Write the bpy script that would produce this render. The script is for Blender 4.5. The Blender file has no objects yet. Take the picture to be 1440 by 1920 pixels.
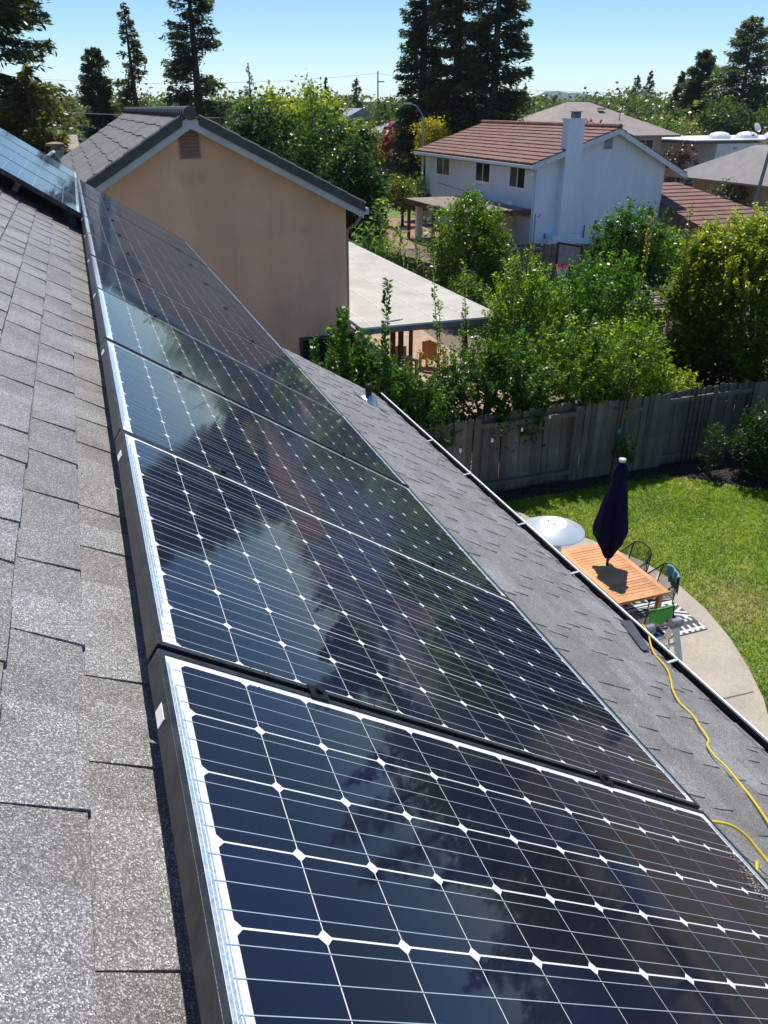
import bpy, math, random
import numpy as np
from mathutils import Vector, Matrix
rnd = random.Random(7)
NP = np.random.RandomState(11)
D = bpy.data
COL = bpy.context.scene.collection
R = math.radians
sc = bpy.context.scene

# ------------------------------------------------------------------ camera, sky, sun, exposure
cam = D.objects.new('camera', D.cameras.new('camera'))
COL.objects.link(cam)
cam.location = (0, 0, 7.3)
cam.rotation_euler = (R(90 - 27.03), 0, 0)
cam.data.sensor_fit = 'VERTICAL'
cam.data.sensor_height = 36.0
cam.data.lens = 27.82
cam.data.clip_start = 0.05
cam.data.clip_end = 9000
sc.camera = cam
SUN = Vector((-.005, .40, .915)).normalized()
world = D.worlds.new('World'); sc.world = world
world.use_nodes = True
wn = world.node_tree; wn.nodes.clear()
sky = wn.nodes.new('ShaderNodeTexSky'); sky.sky_type = 'NISHITA'
sky.sun_disc = False
sky.sun_elevation = math.asin(SUN.z)
sky.sun_rotation = math.atan2(SUN.x, SUN.y)
sky.altitude = 20; sky.air_density = 0.8; sky.dust_density = 0.0; sky.ozone_density = 5.0
bg = wn.nodes.new('ShaderNodeBackground'); bg.inputs[1].default_value = 0.118
wo = wn.nodes.new('ShaderNodeOutputWorld')
hs = wn.nodes.new('ShaderNodeHueSaturation'); hs.inputs['Saturation'].default_value = 1.12
wn.links.new(sky.outputs[0], hs.inputs['Color']); wn.links.new(hs.outputs[0], bg.inputs[0]); wn.links.new(bg.outputs[0], wo.inputs[0])
sl = D.lights.new('sun', 'SUN'); sl.energy = 4.3; sl.angle = R(0.55); sl.color = (1.0, .955, .88)
so = D.objects.new('sun', sl); COL.objects.link(so)
so.rotation_euler = SUN.to_track_quat('Z', 'Y').to_euler()
so.location = (0, 0, 60)
sc.view_settings.view_transform = 'Standard'
sc.view_settings.look = 'None'
sc.view_settings.exposure = 0.25
sc.view_settings.gamma = 1
sc.view_settings.use_curve_mapping = False
sc.cycles.max_bounces = 7
sc.cycles.diffuse_bounces = 5
sc.cycles.glossy_bounces = 4
sc.cycles.transmission_bounces = 5
sc.cycles.transparent_max_bounces = 8
sc.cycles.caustics_reflective = False
sc.cycles.caustics_refractive = False
sc.cycles.sample_clamp_indirect = 6

# ------------------------------------------------------------------ material helpers
MATS = {}
def newmat(name):
    m = D.materials.new(name); m.use_nodes = True
    nt = m.node_tree
    return m, nt, nt.nodes['Principled BSDF']
def nd(nt, t, **kw):
    n = nt.nodes.new(t)
    for k, v in kw.items():
        if isinstance(k, str) and k.startswith('i'):
            n.inputs[int(k[1:])].default_value = v
        else: setattr(n, k, v)
    return n
def ramp(nt, fac, stops, interp='LINEAR'):
    r = nt.nodes.new('ShaderNodeValToRGB'); r.color_ramp.interpolation = interp
    e = r.color_ramp.elements
    while len(e) < len(stops): e.new(.5)
    for i, (p, c) in enumerate(stops):
        e[i].position = p; e[i].color = tuple(c) + (1,)
    nt.links.new(fac, r.inputs[0]); return r.outputs[0]
def pos(nt):
    return nt.nodes.new('ShaderNodeNewGeometry').outputs['Position']
def noise(nt, vec, scale, detail=3, rough=.5, out=0, sx=None):
    if sx:
        mp = nt.nodes.new('ShaderNodeMapping'); mp.inputs['Scale'].default_value = sx
        nt.links.new(vec, mp.inputs[0]); vec = mp.outputs[0]
    n = nt.nodes.new('ShaderNodeTexNoise'); n.inputs['Scale'].default_value = scale
    n.inputs['Detail'].default_value = detail; n.inputs['Roughness'].default_value = rough
    nt.links.new(vec, n.inputs['Vector']); return n.outputs[out]
def mix(nt, fac, a, b, mode='MIX'):
    m = nt.nodes.new('ShaderNodeMix'); m.data_type = 'RGBA'; m.blend_type = mode
    for idx, v in ((0, fac), (6, a), (7, b)):
        if hasattr(v, 'node'): nt.links.new(v, m.inputs[idx])
        else: m.inputs[idx].default_value = v if idx == 0 else tuple(v) + ((1,) if len(v) == 3 else ())
    return m.outputs[2]
def bump(nt, p, h, strength=.3, dist=.01):
    b = nt.nodes.new('ShaderNodeBump'); b.inputs['Strength'].default_value = strength
    b.inputs['Distance'].default_value = dist
    nt.links.new(h, b.inputs['Height']); nt.links.new(b.outputs[0], p.inputs['Normal'])
def objrand(nt):
    return nt.nodes.new('ShaderNodeObjectInfo').outputs['Random']
def simple(name, col, rough=.6, metal=0, var=.25, scale=6, bmp=0, spec=.5, coat=0, stretch=None):
    """plain paint / metal / wood with an uneven tone"""
    if name in MATS: return MATS[name]
    m, nt, p = newmat(name)
    f = noise(nt, pos(nt), scale, 5, .6, sx=stretch)
    c = ramp(nt, f, [(.3, [v * (1 - var) for v in col]), (.7, [min(1, v * (1 + var)) for v in col])])
    nt.links.new(c, p.inputs['Base Color'])
    p.inputs['Roughness'].default_value = rough
    p.inputs['Metallic'].default_value = metal
    p.inputs['Specular IOR Level'].default_value = spec
    if coat: p.inputs['Coat Weight'].default_value = coat
    if bmp: bump(nt, p, noise(nt, pos(nt), scale * 8, 4), bmp, .004)
    MATS[name] = m; return m

def m_shingle():
    m, nt, p = newmat('asphalt_shingle')
    P = pos(nt)
    v = nt.nodes.new('ShaderNodeTexVoronoi'); v.inputs['Scale'].default_value = 560
    nt.links.new(P, v.inputs['Vector'])
    sep = nt.nodes.new('ShaderNodeSeparateColor'); nt.links.new(v.outputs['Color'], sep.inputs[0])
    gran = ramp(nt, sep.outputs[0], [(0, (.070, .065, .062)), (.33, (.152, .145, .139)), (.62, (.234, .227, .214)), (.84, (.41, .405, .385)), (1, (.78, .79, .77))])
    big = ramp(nt, noise(nt, P, 2.2, 4), [(.35, (.90, .87, .87)), (.65, (1.08, 1.09, 1.10))])
    mid = ramp(nt, noise(nt, P, 14, 3), [(.3, (.90, .89, .89)), (.7, (1.12, 1.12, 1.12))])
    ob = ramp(nt, objrand(nt), [(0, (.82, .79, .77)), (.35, (.98, .97, .97)), (1, (1.13, 1.14, 1.17))])
    br = ramp(nt, noise(nt, P, 5.5, 2, .4), [(.50, (1, 1, 1)), (.68, (.84, .81, .80))])
    mid = mix(nt, 1, mid, br, 'MULTIPLY')
    c = mix(nt, 1, mix(nt, 1, mix(nt, 1, gran, big, 'MULTIPLY'), mid, 'MULTIPLY'), ob, 'MULTIPLY')
    nt.links.new(c, p.inputs['Base Color']); p.inputs['Roughness'].default_value = .48
    p.inputs['Specular IOR Level'].default_value = .85
    bump(nt, p, v.outputs['Distance'], .7, .0016)
    return m
def m_wood(name, a, b, rough=.7, grain=(3, 3, 60), scale=3, rndv=.25):
    m, nt, p = newmat(name)
    tc = nt.nodes.new('ShaderNodeTexCoord').outputs['Object']
    f = noise(nt, tc, scale, 6, .65, sx=grain)
    c = ramp(nt, f, [(.25, a), (.75, b)])
    o = ramp(nt, objrand(nt), [(0, (1 - rndv,) * 3), (1, (1 + rndv,) * 3)])
    w = ramp(nt, noise(nt, pos(nt), 1.7, 5), [(.35, (.75, .75, .75)), (.7, (1.15, 1.15, 1.15))])
    c = mix(nt, 1, mix(nt, 1, c, o, 'MULTIPLY'), w, 'MULTIPLY')
    nt.links.new(c, p.inputs['Base Color']); p.inputs['Roughness'].default_value = rough
    bump(nt, p, f, .35, .003)
    return m
def m_cell():
    m, nt, p = newmat('silicon_cell')
    tc = nt.nodes.new('ShaderNodeTexCoord').outputs['Object']
    o = ramp(nt, objrand(nt), [(0, (.004, .004, .009)), (.5, (.005, .006, .017)), (1, (.006, .009, .027))])
    w = nt.nodes.new('ShaderNodeTexWave'); w.bands_direction = 'X'; w.inputs['Scale'].default_value = 160
    nt.links.new(tc, w.inputs['Vector'])
    fi = ramp(nt, w.outputs['Fac'], [(.8, (0, 0, 0)), (.98, (.012, .014, .020))])
    n = ramp(nt, noise(nt, pos(nt), 3, 3), [(.35, (.7, .65, .8)), (.65, (1.2, 1.2, 1.25))])
    c = mix(nt, 1, mix(nt, 1, o, n, 'MULTIPLY'), fi, 'ADD')
    nt.links.new(c, p.inputs['Base Color'])
    p.inputs['Roughness'].default_value = .5
    p.inputs['Specular IOR Level'].default_value = .08
    glass(nt, p); return m
def glass(nt, p):
    """the toughened front glass bonded over cells and back sheet: a dusty clear coat"""
    p.inputs['Coat Weight'].default_value = 1
    p.inputs['Coat IOR'].default_value = 1.38
    r = ramp(nt, noise(nt, pos(nt), 1.4, 5, .6), [(.38, (.024,) * 3), (.70, (.095,) * 3)])
    nt.links.new(r, p.inputs['Coat Roughness'])
def m_backsheet():
    m, nt, p = newmat('white_backsheet')
    p.inputs['Base Color'].default_value = (.84, .86, .87, 1); p.inputs['Roughness'].default_value = .5
    glass(nt, p); return m
def m_busbar():
    m, nt, p = newmat('tinned_busbar')
    p.inputs['Base Color'].default_value = (.56, .64, .68, 1); p.inputs['Roughness'].default_value = .38
    p.inputs['Metallic'].default_value = .35
    glass(nt, p); return m
def m_ribbon():
    m, nt, p = newmat('edge_ribbon_solder')
    c = ramp(nt, noise(nt, pos(nt), 160, 3), [(.35, (.24, .33, .43)), (.65, (.42, .52, .60))])
    nt.links.new(c, p.inputs['Base Color']); p.inputs['Roughness'].default_value = .4; glass(nt, p); return m
def m_leaf():
    m, nt, p = newmat('leaf')
    oi = nt.nodes.new('ShaderNodeObjectInfo')
    at = nt.nodes.new('ShaderNodeAttribute'); at.attribute_name = 'tint'
    v1 = ramp(nt, at.outputs['Fac'], [(0, (.50, .55, .50)), (.6, (1, 1, 1)), (.9, (1.55, 1.45, 1.0)), (1, (2.6, 2.4, 1.3))])  # palest stops paint yellow sunlit highlights into the leaf colour
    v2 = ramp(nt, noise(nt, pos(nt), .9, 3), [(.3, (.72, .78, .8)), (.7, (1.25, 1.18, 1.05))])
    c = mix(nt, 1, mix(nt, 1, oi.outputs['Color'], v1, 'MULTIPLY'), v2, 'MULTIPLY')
    nt.links.new(c, p.inputs['Base Color']); p.inputs['Roughness'].default_value = .34
    p.inputs['Specular IOR Level'].default_value = .5
    tr = nt.nodes.new('ShaderNodeBsdfTranslucent')
    tc = mix(nt, 1, c, (2.5, 2.4, .8), 'MULTIPLY'); nt.links.new(tc, tr.inputs[0])
    ms = nt.nodes.new('ShaderNodeMixShader'); ms.inputs[0].default_value = .5
    out = nt.nodes['Material Output']
    nt.links.new(p.outputs[0], ms.inputs[1]); nt.links.new(tr.outputs[0], ms.inputs[2]); nt.links.new(ms.outputs[0], out.inputs[0])
    return m
def m_stucco(name, col, sc_=5, dirt=.18, streak=.6, marks=False):
    m, nt, p = newmat(name); P = pos(nt)
    c = ramp(nt, noise(nt, P, .8, 6, .6), [(.3, [v * (1 - dirt) for v in col]), (.7, [v * (1 + dirt * .5) for v in col])])
    st = ramp(nt, noise(nt, P, 1.0, 4, .6, sx=(2.2, 2.2, .25)), [(.35, (1 - .14 * streak,) * 3), (.65, (1.03,) * 3)])
    c = mix(nt, 1, c, st, 'MULTIPLY')
    if marks:   # painted-over repairs and soot spots on the gable
        pt = ramp(nt, noise(nt, P, .55, 2, .4), [(.46, (1, 1, 1)), (.50, (.93, .95, .98)), (.60, (.93, .95, .98)), (.64, (1, 1, 1))])
        c = mix(nt, 1, c, pt, 'MULTIPLY')
        oc = nt.nodes.new('ShaderNodeTexCoord').outputs['Object']
        for cen, r_ in (((-3.28, 0, 6.02), .17), ((-3.02, 0, 6.06), .10), ((-2.5, 0, 3.8), .3), ((-.9, 0, 4.9), .12)):
            d = nt.nodes.new('ShaderNodeVectorMath'); d.operation = 'DISTANCE'; d.inputs[1].default_value = cen
            nt.links.new(mix(nt, .06, oc, noise(nt, oc, 9, 4, out=1), 'ADD'), d.inputs[0])
            mr = nt.nodes.new('ShaderNodeMapRange'); mr.inputs[1].default_value = r_ * .2; mr.inputs[2].default_value = r_ * 1.5; mr.inputs[3].default_value = .22 if r_ < .2 else .05; mr.inputs[4].default_value = 0
            nt.links.new(d.outputs['Value'], mr.inputs[0]); c = mix(nt, mr.outputs[0], c, (.12, .09, .075))
    nt.links.new(c, p.inputs['Base Color']); p.inputs['Roughness'].default_value = .9
    p.inputs['Specular IOR Level'].default_value = .2
    bump(nt, p, noise(nt, P, 60, 4), .5, .006)
    return m
def m_ground():
    m, nt, p = newmat('ground_soil'); P = pos(nt)
    a = ramp(nt, noise(nt, P, .12, 6, .6), [(.35, (.15, .115, .08)), (.5, (.22, .17, .12)), (.62, (.09, .12, .045))])
    b = ramp(nt, noise(nt, P, 9, 5), [(.3, (.7, .7, .7)), (.7, (1.2, 1.2, 1.2))])
    nt.links.new(mix(nt, 1, a, b, 'MULTIPLY'), p.inputs['Base Color']); p.inputs['Roughness'].default_value = .95
    bump(nt, p, noise(nt, P, 12, 6), .6, .04)
    return m
def m_concrete(name, col, stain=.25):
    m, nt, p = newmat(name); P = pos(nt)
    a = ramp(nt, noise(nt, P, 1.1, 6, .65), [(.3, [v * (1 - stain) for v in col]), (.68, [v * 1.08 for v in col])])
    b = ramp(nt, noise(nt, P, 35, 4), [(.3, (.86, .86, .86)), (.7, (1.1, 1.1, 1.1))])
    nt.links.new(mix(nt, 1, a, b, 'MULTIPLY'), p.inputs['Base Color']); p.inputs['Roughness'].default_value = .85
    bump(nt, p, noise(nt, P, 50, 4), .3, .003)
    return m
def m_lawn(blade=False):
    m, nt, p = newmat('grass_blade' if blade else 'lawn_turf'); P = pos(nt)
    at = nt.nodes.new('ShaderNodeAttribute'); at.attribute_name = 'tint'
    patch = noise(nt, P, .8, 5, .65)
    # a dry patch close to the paving and worn strips along the path
    d = nt.nodes.new('ShaderNodeVectorMath'); d.operation = 'DISTANCE'; d.inputs[1].default_value = (5.75, 10.9, 0)
    nt.links.new(P, d.inputs[0])
    mr = nd(nt, 'ShaderNodeMapRange'); mr.inputs[1].default_value = .25; mr.inputs[2].default_value = 1.1
    mr.inputs[3].default_value = .75; mr.inputs[4].default_value = 0
    nt.links.new(d.outputs['Value'], mr.inputs[0])
    g = ramp(nt, patch, [(.34, (.13, .23, .008)), (.5, (.21, .31, .012)), (.60, (.27, .34, .02)), (.70, (.42, .40, .10))])
    g = mix(nt, mr.outputs[0], g, (.42, .36, .16))
    g = mix(nt, 1, g, ramp(nt, noise(nt, P, 6, 4), [(.3, (.72, .78, .7)), (.7, (1.25, 1.2, 1.15))]), 'MULTIPLY')
    if blade: g = mix(nt, 1, g, ramp(nt, at.outputs['Fac'], [(0, (.7, .75, .7)), (.85, (1.2, 1.2, 1.1)), (1, (2.0, 1.7, 1.5))]), 'MULTIPLY')
    else: g = mix(nt, .5, g, (.07, .065, .02))
    nt.links.new(g, p.inputs['Base Color']); p.inputs['Roughness'].default_value = .6
    if blade:
        p.inputs['Specular IOR Level'].default_value = .3
        tr = nt.nodes.new('ShaderNodeBsdfTranslucent'); nt.links.new(mix(nt, 1, g, (1.6, 1.7, .8), 'MULTIPLY'), tr.inputs[0])
        ms = nt.nodes.new('ShaderNodeMixShader'); ms.inputs[0].default_value = .5
        nt.links.new(p.outputs[0], ms.inputs[1]); nt.links.new(tr.outputs[0], ms.inputs[2])
        nt.links.new(ms.outputs[0], nt.nodes['Material Output'].inputs[0])
    return m
SH = m_shingle(); LEAF = m_leaf(); CELL = m_cell(); BACK = m_backsheet(); BUS = m_busbar(); RIB = m_ribbon()
FRAME = simple('black_anodised_frame', (.050, .052, .056), .42, .5, .5, 26, .15, spec=.5)
STUCCO = m_stucco('tan_stucco', (.76, .49, .33), dirt=.13, marks=True); STUCCO_W = m_stucco('white_stucco', (.76, .86, .95), dirt=.07, streak=.3)
STUCCO_P = m_stucco('pink_stucco', (.66, .52, .47)); STUCCO_Y = m_stucco('cream_stucco', (.62, .58, .40))
FASCIA = simple('weathered_grey_fascia', (.46, .49, .52), .7, 0, .14, 3, .2)
WHITE = simple('white_paint', (.93, .93, .92), .5, 0, .04, 4)
FENCE = m_wood('weathered_fence_board', (.075, .068, .057), (.20, .18, .15), .85, (9, 9, .9), 4, .30)
FENCE_D = m_wood('dark_fence_board', (.05, .043, .036), (.12, .105, .09), .85, (9, 9, .9), 4, .3)
TEAK = m_wood('orange_teak', (.60, .26, .10), (.80, .40, .18), .55, (1.5, 1.5, 14), 5, .14)
BARK = m_wood('bark', (.045, .032, .022), (.13, .10, .075), .9, (6, 6, 1.5), 4, .15)
SOIL = m_ground(); MULCH = simple('shade_dark_bark_mulch', (.035, .026, .020), .95, 0, .6, 22, .8)  # bark mulch, darkened further so its colour carries the maple's shade
CONC = m_concrete('pale_concrete', (.46, .40, .32)); FLATROOF = m_concrete('flat_roof_membrane', (.52, .49, .43), .22)
ASPH = simple('asphalt', (.055, .055, .058), .9, 0, .2, 2)
DARKTILE = simple('charcoal_concrete_tile', (.19, .18, .165), .72, 0, .22, 7, .3)
TILECAP = simple('dark_rake_tile', (.062, .063, .068), .7, 0, .3, 6, .3)
REDTILE = simple('terracotta_tile', (.205, .098, .072), .75, 0, .28, 1.6, .3)
REDDARK = simple('dark_red_trim', (.09, .03, .025), .7)
GREYROOF = m_concrete('old_grey_shingle', (.33, .31, .29), .2); PINKROOF = m_concrete('faded_pinkish_shingle', (.36, .30, .27), .22)
GLASS = simple('dark_window_glass', (.012, .022, .022), .06, 0, .4, 1.5, spec=.8)
CURT = simple('pale_curtain', (.06, .065, .07), .3, 0, .3, 9, stretch=(9, 9, .2))
BLACK = simple('black_metal', (.014, .014, .016), .45, .3)
DRIP = simple('black_gutter_inside', (.012, .013, .015), .6)
ALU = simple('brushed_aluminium', (.62, .64, .66), .30, .9, .12, 12)
STEEL = simple('stainless_reflector', (.90, .92, .93), .42, .55, .05, 3)
NAVY = simple('navy_canvas', (.006, .007, .032), .85, 0, .3, 5, .3, spec=.12)
TEAL = simple('teal_towel', (.16, .36, .44), .95, 0, .18, 20, .6)
GREEN = simple('green_towel', (.10, .38, .06), .95, 0, .15, 20, .6)
ROPE = simple('dark_green_cord', (.045, .055, .045), .7)
YEL = simple('yellow_vinyl_cord', (.78, .56, .03), .4, 0, .08)
BROWNM = simple('vent_brown_paint', (.30, .21, .17), .7, 0, .15, 4)
DKBROWN = simple('dark_brown_beam', (.12, .05, .03), .7, 0, .3, 4)
BRICKP = simple('warm_patio_paving', (.42, .29, .21), .85, 0, .25, 2.2, .3)
PINKFL = simple('magenta_blossom', (.55, .03, .12), .7, 0, .4, 3)
WHITEFL = simple('white_blossom', (.8, .8, .76), .7, 0, .1, 3)

# ------------------------------------------------------------------ mesh helpers
def link(o, parent=None):
    COL.objects.link(o)
    if parent is not None: o.parent = parent
    return o
def mesh(name, V, F, mat, parent=None, smooth=False, mats=None, midx=None):
    me = D.meshes.new(name); me.from_pydata([tuple(v) for v in V], [], F)
    for mm in (mats or [mat]): me.materials.append(mm)
    if midx is not None: me.polygons.foreach_set('material_index', midx)
    if smooth: me.polygons.foreach_set('use_smooth', [True] * len(F))
    me.update()
    return link(D.objects.new(name, me), parent)
class MB:
    def __init__(s): s.v = []; s.f = []
    def quad(s, a, b, c, d):
        n = len(s.v); s.v += [Vector(a), Vector(b), Vector(c), Vector(d)]; s.f.append((n, n + 1, n + 2, n + 3)); return s
    def box(s, x0, x1, y0, y1, z0, z1, M=None):
        n = len(s.v)
        for z in (z0, z1):
            for x, y in ((x0, y0), (x1, y0), (x1, y1), (x0, y1)):
                p = Vector((x, y, z)); s.v.append(M @ p if M else p)
        s.f += [(n, n + 3, n + 2, n + 1), (n + 4, n + 5, n + 6, n + 7)] + [(n + i, n + (i + 1) % 4, n + 4 + (i + 1) % 4, n + 4 + i) for i in range(4)]
        return s
    def bar(s, a, b, w, h, up=(0, 0, 1)):
        a = Vector(a); b = Vector(b); d = b - a; L = d.length; d.normalize(); up = Vector(up)
        if abs(d.dot(up)) > .98: up = Vector((1, 0, 0))
        x = d.cross(up).normalized(); z = x.cross(d)
        M = Matrix((x, d, z)).transposed().to_4x4(); M.translation = a
        return s.box(-w / 2, w / 2, 0, L, -h / 2, h / 2, M)
    def tube(s, pts, r, seg=8, cap=True):
        pts = [Vector(p) for p in pts]; rs = r if isinstance(r, (list, tuple)) else [r] * len(pts)
        n0 = len(s.v); prev = None
        for i, p in enumerate(pts):
            d = (pts[min(i + 1, len(pts) - 1)] - pts[max(i - 1, 0)]).normalized()
            if prev is None:
                a = Vector((0, 0, 1)) if abs(d.z) < .9 else Vector((1, 0, 0)); x = d.cross(a).normalized()
            else: x = (prev - d * prev.dot(d)).normalized()
            prev = x; y = d.cross(x)
            for k in range(seg):
                t = 2 * math.pi * k / seg; s.v.append(p + (x * math.cos(t) + y * math.sin(t)) * rs[i])
        for i in range(len(pts) - 1):
            for k in range(seg):
                a = n0 + i * seg + k; b = n0 + i * seg + (k + 1) % seg
                s.f.append((a, b, b + seg, a + seg))
        if cap:
            s.f.append(tuple(n0 + k for k in range(seg))[::-1]); e = n0 + (len(pts) - 1) * seg
            s.f.append(tuple(e + k for k in range(seg)))
        return s
    def lathe(s, prof, seg=24, c=(0, 0, 0), mod=None):
        n0 = len(s.v); c = Vector(c)
        for i, (r, z) in enumerate(prof):
            for k in range(seg):
                t = 2 * math.pi * k / seg; q = r * (mod(t, z, i) if mod else 1)
                s.v.append(c + Vector((q * math.cos(t), q * math.sin(t), z)))
        for i in range(len(prof) - 1):
            for k in range(seg):
                a = n0 + i * seg + k; b = n0 + i * seg + (k + 1) % seg
                s.f.append((a, b, b + seg, a + seg))
        return s
    def build(s, name, mat, parent=None, smooth=False):
        return mesh(name, s.v, s.f, mat, parent, smooth)
def thing(name, label, cat, M=None, group=None):
    o = D.objects.new(name, None); o.empty_display_size = .2; link(o)
    if M is not None: o.matrix_world = M if isinstance(M, Matrix) else Matrix.Translation(M)
    o['label'] = label; o['category'] = cat
    if group: o['group'] = group
    return o
def tag(o, label, cat, group=None, kind=None):
    o['label'] = label; o['category'] = cat
    if group: o['group'] = group
    if kind: o['kind'] = kind
    return o
def setting(o, kind='structure'): o['kind'] = kind; return o
def frame(O, X, Y, Z):
    M = Matrix((Vector(X), Vector(Y), Vector(Z))).transposed().to_4x4(); M.translation = Vector(O); return M
def poly(name, pts, mat, z, parent=None, thick=0):
    pts = [(p[0], p[1], z) for p in pts]; n = len(pts)
    if not thick: return mesh(name, pts, [tuple(range(n))], mat, parent)
    V = pts + [(p[0], p[1], z - thick) for p in pts]
    return mesh(name, V, [tuple(range(n)), tuple(range(2 * n - 1, n - 1, -1))] + [(i, i + n, (i + 1) % n + n, (i + 1) % n) for i in range(n)], mat, parent)
A20 = R(19.9)
Wd = Vector((math.cos(A20), math.sin(A20), 0)); Vd = Vector((-math.sin(A20), math.cos(A20), 0)); Zd = Vector((0, 0, 1))
def lot(x, y, z=0): return frame((x, y, z), Wd, Vd, Zd)

# ------------------------------------------------------------------ foliage helpers (numpy)
def cards(name, C, L, Wd_, mat, parent, color, up=.35, dirs=None, tint=None, smooth=False):
    """one mesh of leaf-sized rhombi; C centres, L lengths, Wd_ widths"""
    n = len(C); C = np.asarray(C, float)
    if dirs is None:
        a = NP.normal(size=(n, 3)); a[:, 2] *= .7
    else: a = dirs + NP.normal(size=(n, 3)) * .25
    a /= np.linalg.norm(a, axis=1)[:, None] + 1e-9
    nn = NP.normal(size=(n, 3)) * (1 - up); nn[:, 2] += up * 2
    b = np.cross(nn, a); b /= np.linalg.norm(b, axis=1)[:, None] + 1e-9
    L = np.broadcast_to(L, n)[:, None] * NP.uniform(.6, 1.3, (n, 1)); W = np.broadcast_to(Wd_, n)[:, None] * NP.uniform(.7, 1.25, (n, 1))
    c = np.cross(a, b)
    V = np.empty((n, 4, 3))
    V[:, 0] = C - a * L / 2; V[:, 1] = C + b * W / 2 + a * L * .05 + c * W * .12; V[:, 2] = C + a * L / 2; V[:, 3] = C - b * W / 2 + a * L * .05 + c * W * .12
    me = D.meshes.new(name); me.vertices.add(4 * n); me.vertices.foreach_set('co', V.ravel())
    me.loops.add(4 * n); me.loops.foreach_set('vertex_index', np.arange(4 * n, dtype=np.int32))
    me.polygons.add(n); me.polygons.foreach_set('loop_start', np.arange(0, 4 * n, 4, dtype=np.int32))
    me.polygons.foreach_set('loop_total', np.full(n, 4, dtype=np.int32))
    at = me.attributes.new('tint', 'FLOAT', 'FACE')
    at.data.foreach_set('value', (NP.uniform(0, 1, n) if tint is None else np.clip(tint, 0, 1)).astype(np.float32))
    me.materials.append(mat); me.update(); me.validate()
    o = D.objects.new(name, me); o.color = tuple(color) + (1,); return link(o, parent)
def crown_pts(c, r, n, clumps, cr=.34, shell=.55, flat=1, seed_pts=None):
    """leaf centres gathered in clumps inside an ellipsoid"""
    c = np.array(c, float); r = np.array(r, float)
    k = clumps
    u = NP.normal(size=(k, 3)); u /= np.linalg.norm(u, axis=1)[:, None]
    cc = c + u * r * (shell + (1 - shell) * NP.uniform(0, 1, (k, 1)) ** .6) * NP.uniform(.55, 1.0, (k, 1)) ** .5
    rr = NP.uniform(.6, 1.25, k) * cr * r.min()
    idx = NP.randint(0, k, n)
    v = NP.normal(size=(n, 3)); v /= np.linalg.norm(v, axis=1)[:, None]
    p = cc[idx] + v * (rr[idx] * np.abs(NP.normal(0, .62, n)))[:, None] * np.array([1, 1, .8 * flat])
    m = NP.uniform(0, 1, n) < .28; w = NP.normal(size=(n, 3)); w /= np.linalg.norm(w, axis=1)[:, None]
    p[m] = (c + w * r * NP.uniform(.45, .97, (n, 1)))[m]
    return p, cc, rr, idx
def sprigs(c, r, n, leaf, reach):
    """twigs with leaves that stand out of the crown and break its outline"""
    P = []; W = MB()
    for _ in range(n):
        u = Vector((rnd.gauss(0, 1), rnd.gauss(0, 1), abs(rnd.gauss(.3, .9)))).normalized()
        a = Vector(c) + Vector((u.x * r[0], u.y * r[1], u.z * r[2])) * .78
        d = (u * .55 + Vector((rnd.uniform(-.3, .3), rnd.uniform(-.3, .3), .9))).normalized(); L = reach * rnd.uniform(.45, 1.15)
        W.tube([a, a + d * L * .6 + Vector((rnd.uniform(-.04, .04), 0, 0)), a + d * L], [.008, .005, .002], 3, False)
        for k in range(int(L / leaf * 4.2)):
            t = (k + 1) / (L / leaf * 4.2); az = k * 2.4
            P.append(tuple(a + d * L * t + Vector((math.cos(az), math.sin(az), .35)) * leaf * .5))
    return P, W
def trunk(parent, base, top, r, limbs, mat=None, name='trunk'):
    mb = MB(); base = Vector(base); top = Vector(top)
    pts = [base.lerp(top, t) + Vector((rnd.uniform(-.04, .04), rnd.uniform(-.04, .04), 0)) * (top - base).length * .4 * (t > 0) for t in (0, .3, .6, 1)]
    mb.tube(pts, [r, r * .8, r * .6, r * .3], 8)
    for l in limbs:
        l = Vector(l); t = rnd.uniform(.35, .8); s = base.lerp(top, t)
        m_ = s.lerp(l, .5) + Vector((0, 0, .08 * (l - s).length))
        mb.tube([s, m_, l], [r * .45, r * .28, r * .08], 6)
    return mb.build(name, mat or BARK, parent, True)
def broadleaf(label, cat, x, y, z0, z1, hw, color, n, leaf, name='tree', group=None, clumps=26, cr=.36, hd=None, up=.35, flowers=None, asp=.55, ground=0, spr=None, reach=None):
    if spr is None: spr = 26 if y < 35 else 0
    t = thing(name, label, cat, (x, y, ground), group=group)
    h = z1 - z0; c = (0, 0, (z0 + z1) / 2 - ground); r = (hw, hd or hw, h / 2)
    p, cc, rr, idx = crown_pts(c, r, n, clumps, cr)
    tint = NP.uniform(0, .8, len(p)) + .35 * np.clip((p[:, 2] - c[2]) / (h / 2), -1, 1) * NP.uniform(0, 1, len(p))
    if spr:
        q, W = sprigs(c, r, spr, leaf, reach or hw * .45)
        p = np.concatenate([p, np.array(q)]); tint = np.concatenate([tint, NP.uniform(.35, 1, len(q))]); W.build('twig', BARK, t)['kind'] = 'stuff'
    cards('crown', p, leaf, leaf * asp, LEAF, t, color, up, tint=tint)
    trunk(t, (0, 0, -.05), (0, 0, c[2] + h * .15), .05 + .05 * hw, cc[NP.choice(len(cc), min(9, len(cc)), replace=False)])
    if flowers:
        fm, nf, sz, zmin = flowers
        q = p[(p[:, 2] > c[2] + zmin * h)]; q = q[NP.choice(len(q), min(nf, len(q)), replace=False)]
        q = c + (q - c) * 1.06
        fo = cards('blossom', q, sz, sz, fm, t, (1, 1, 1), .2)
    return t
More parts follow.
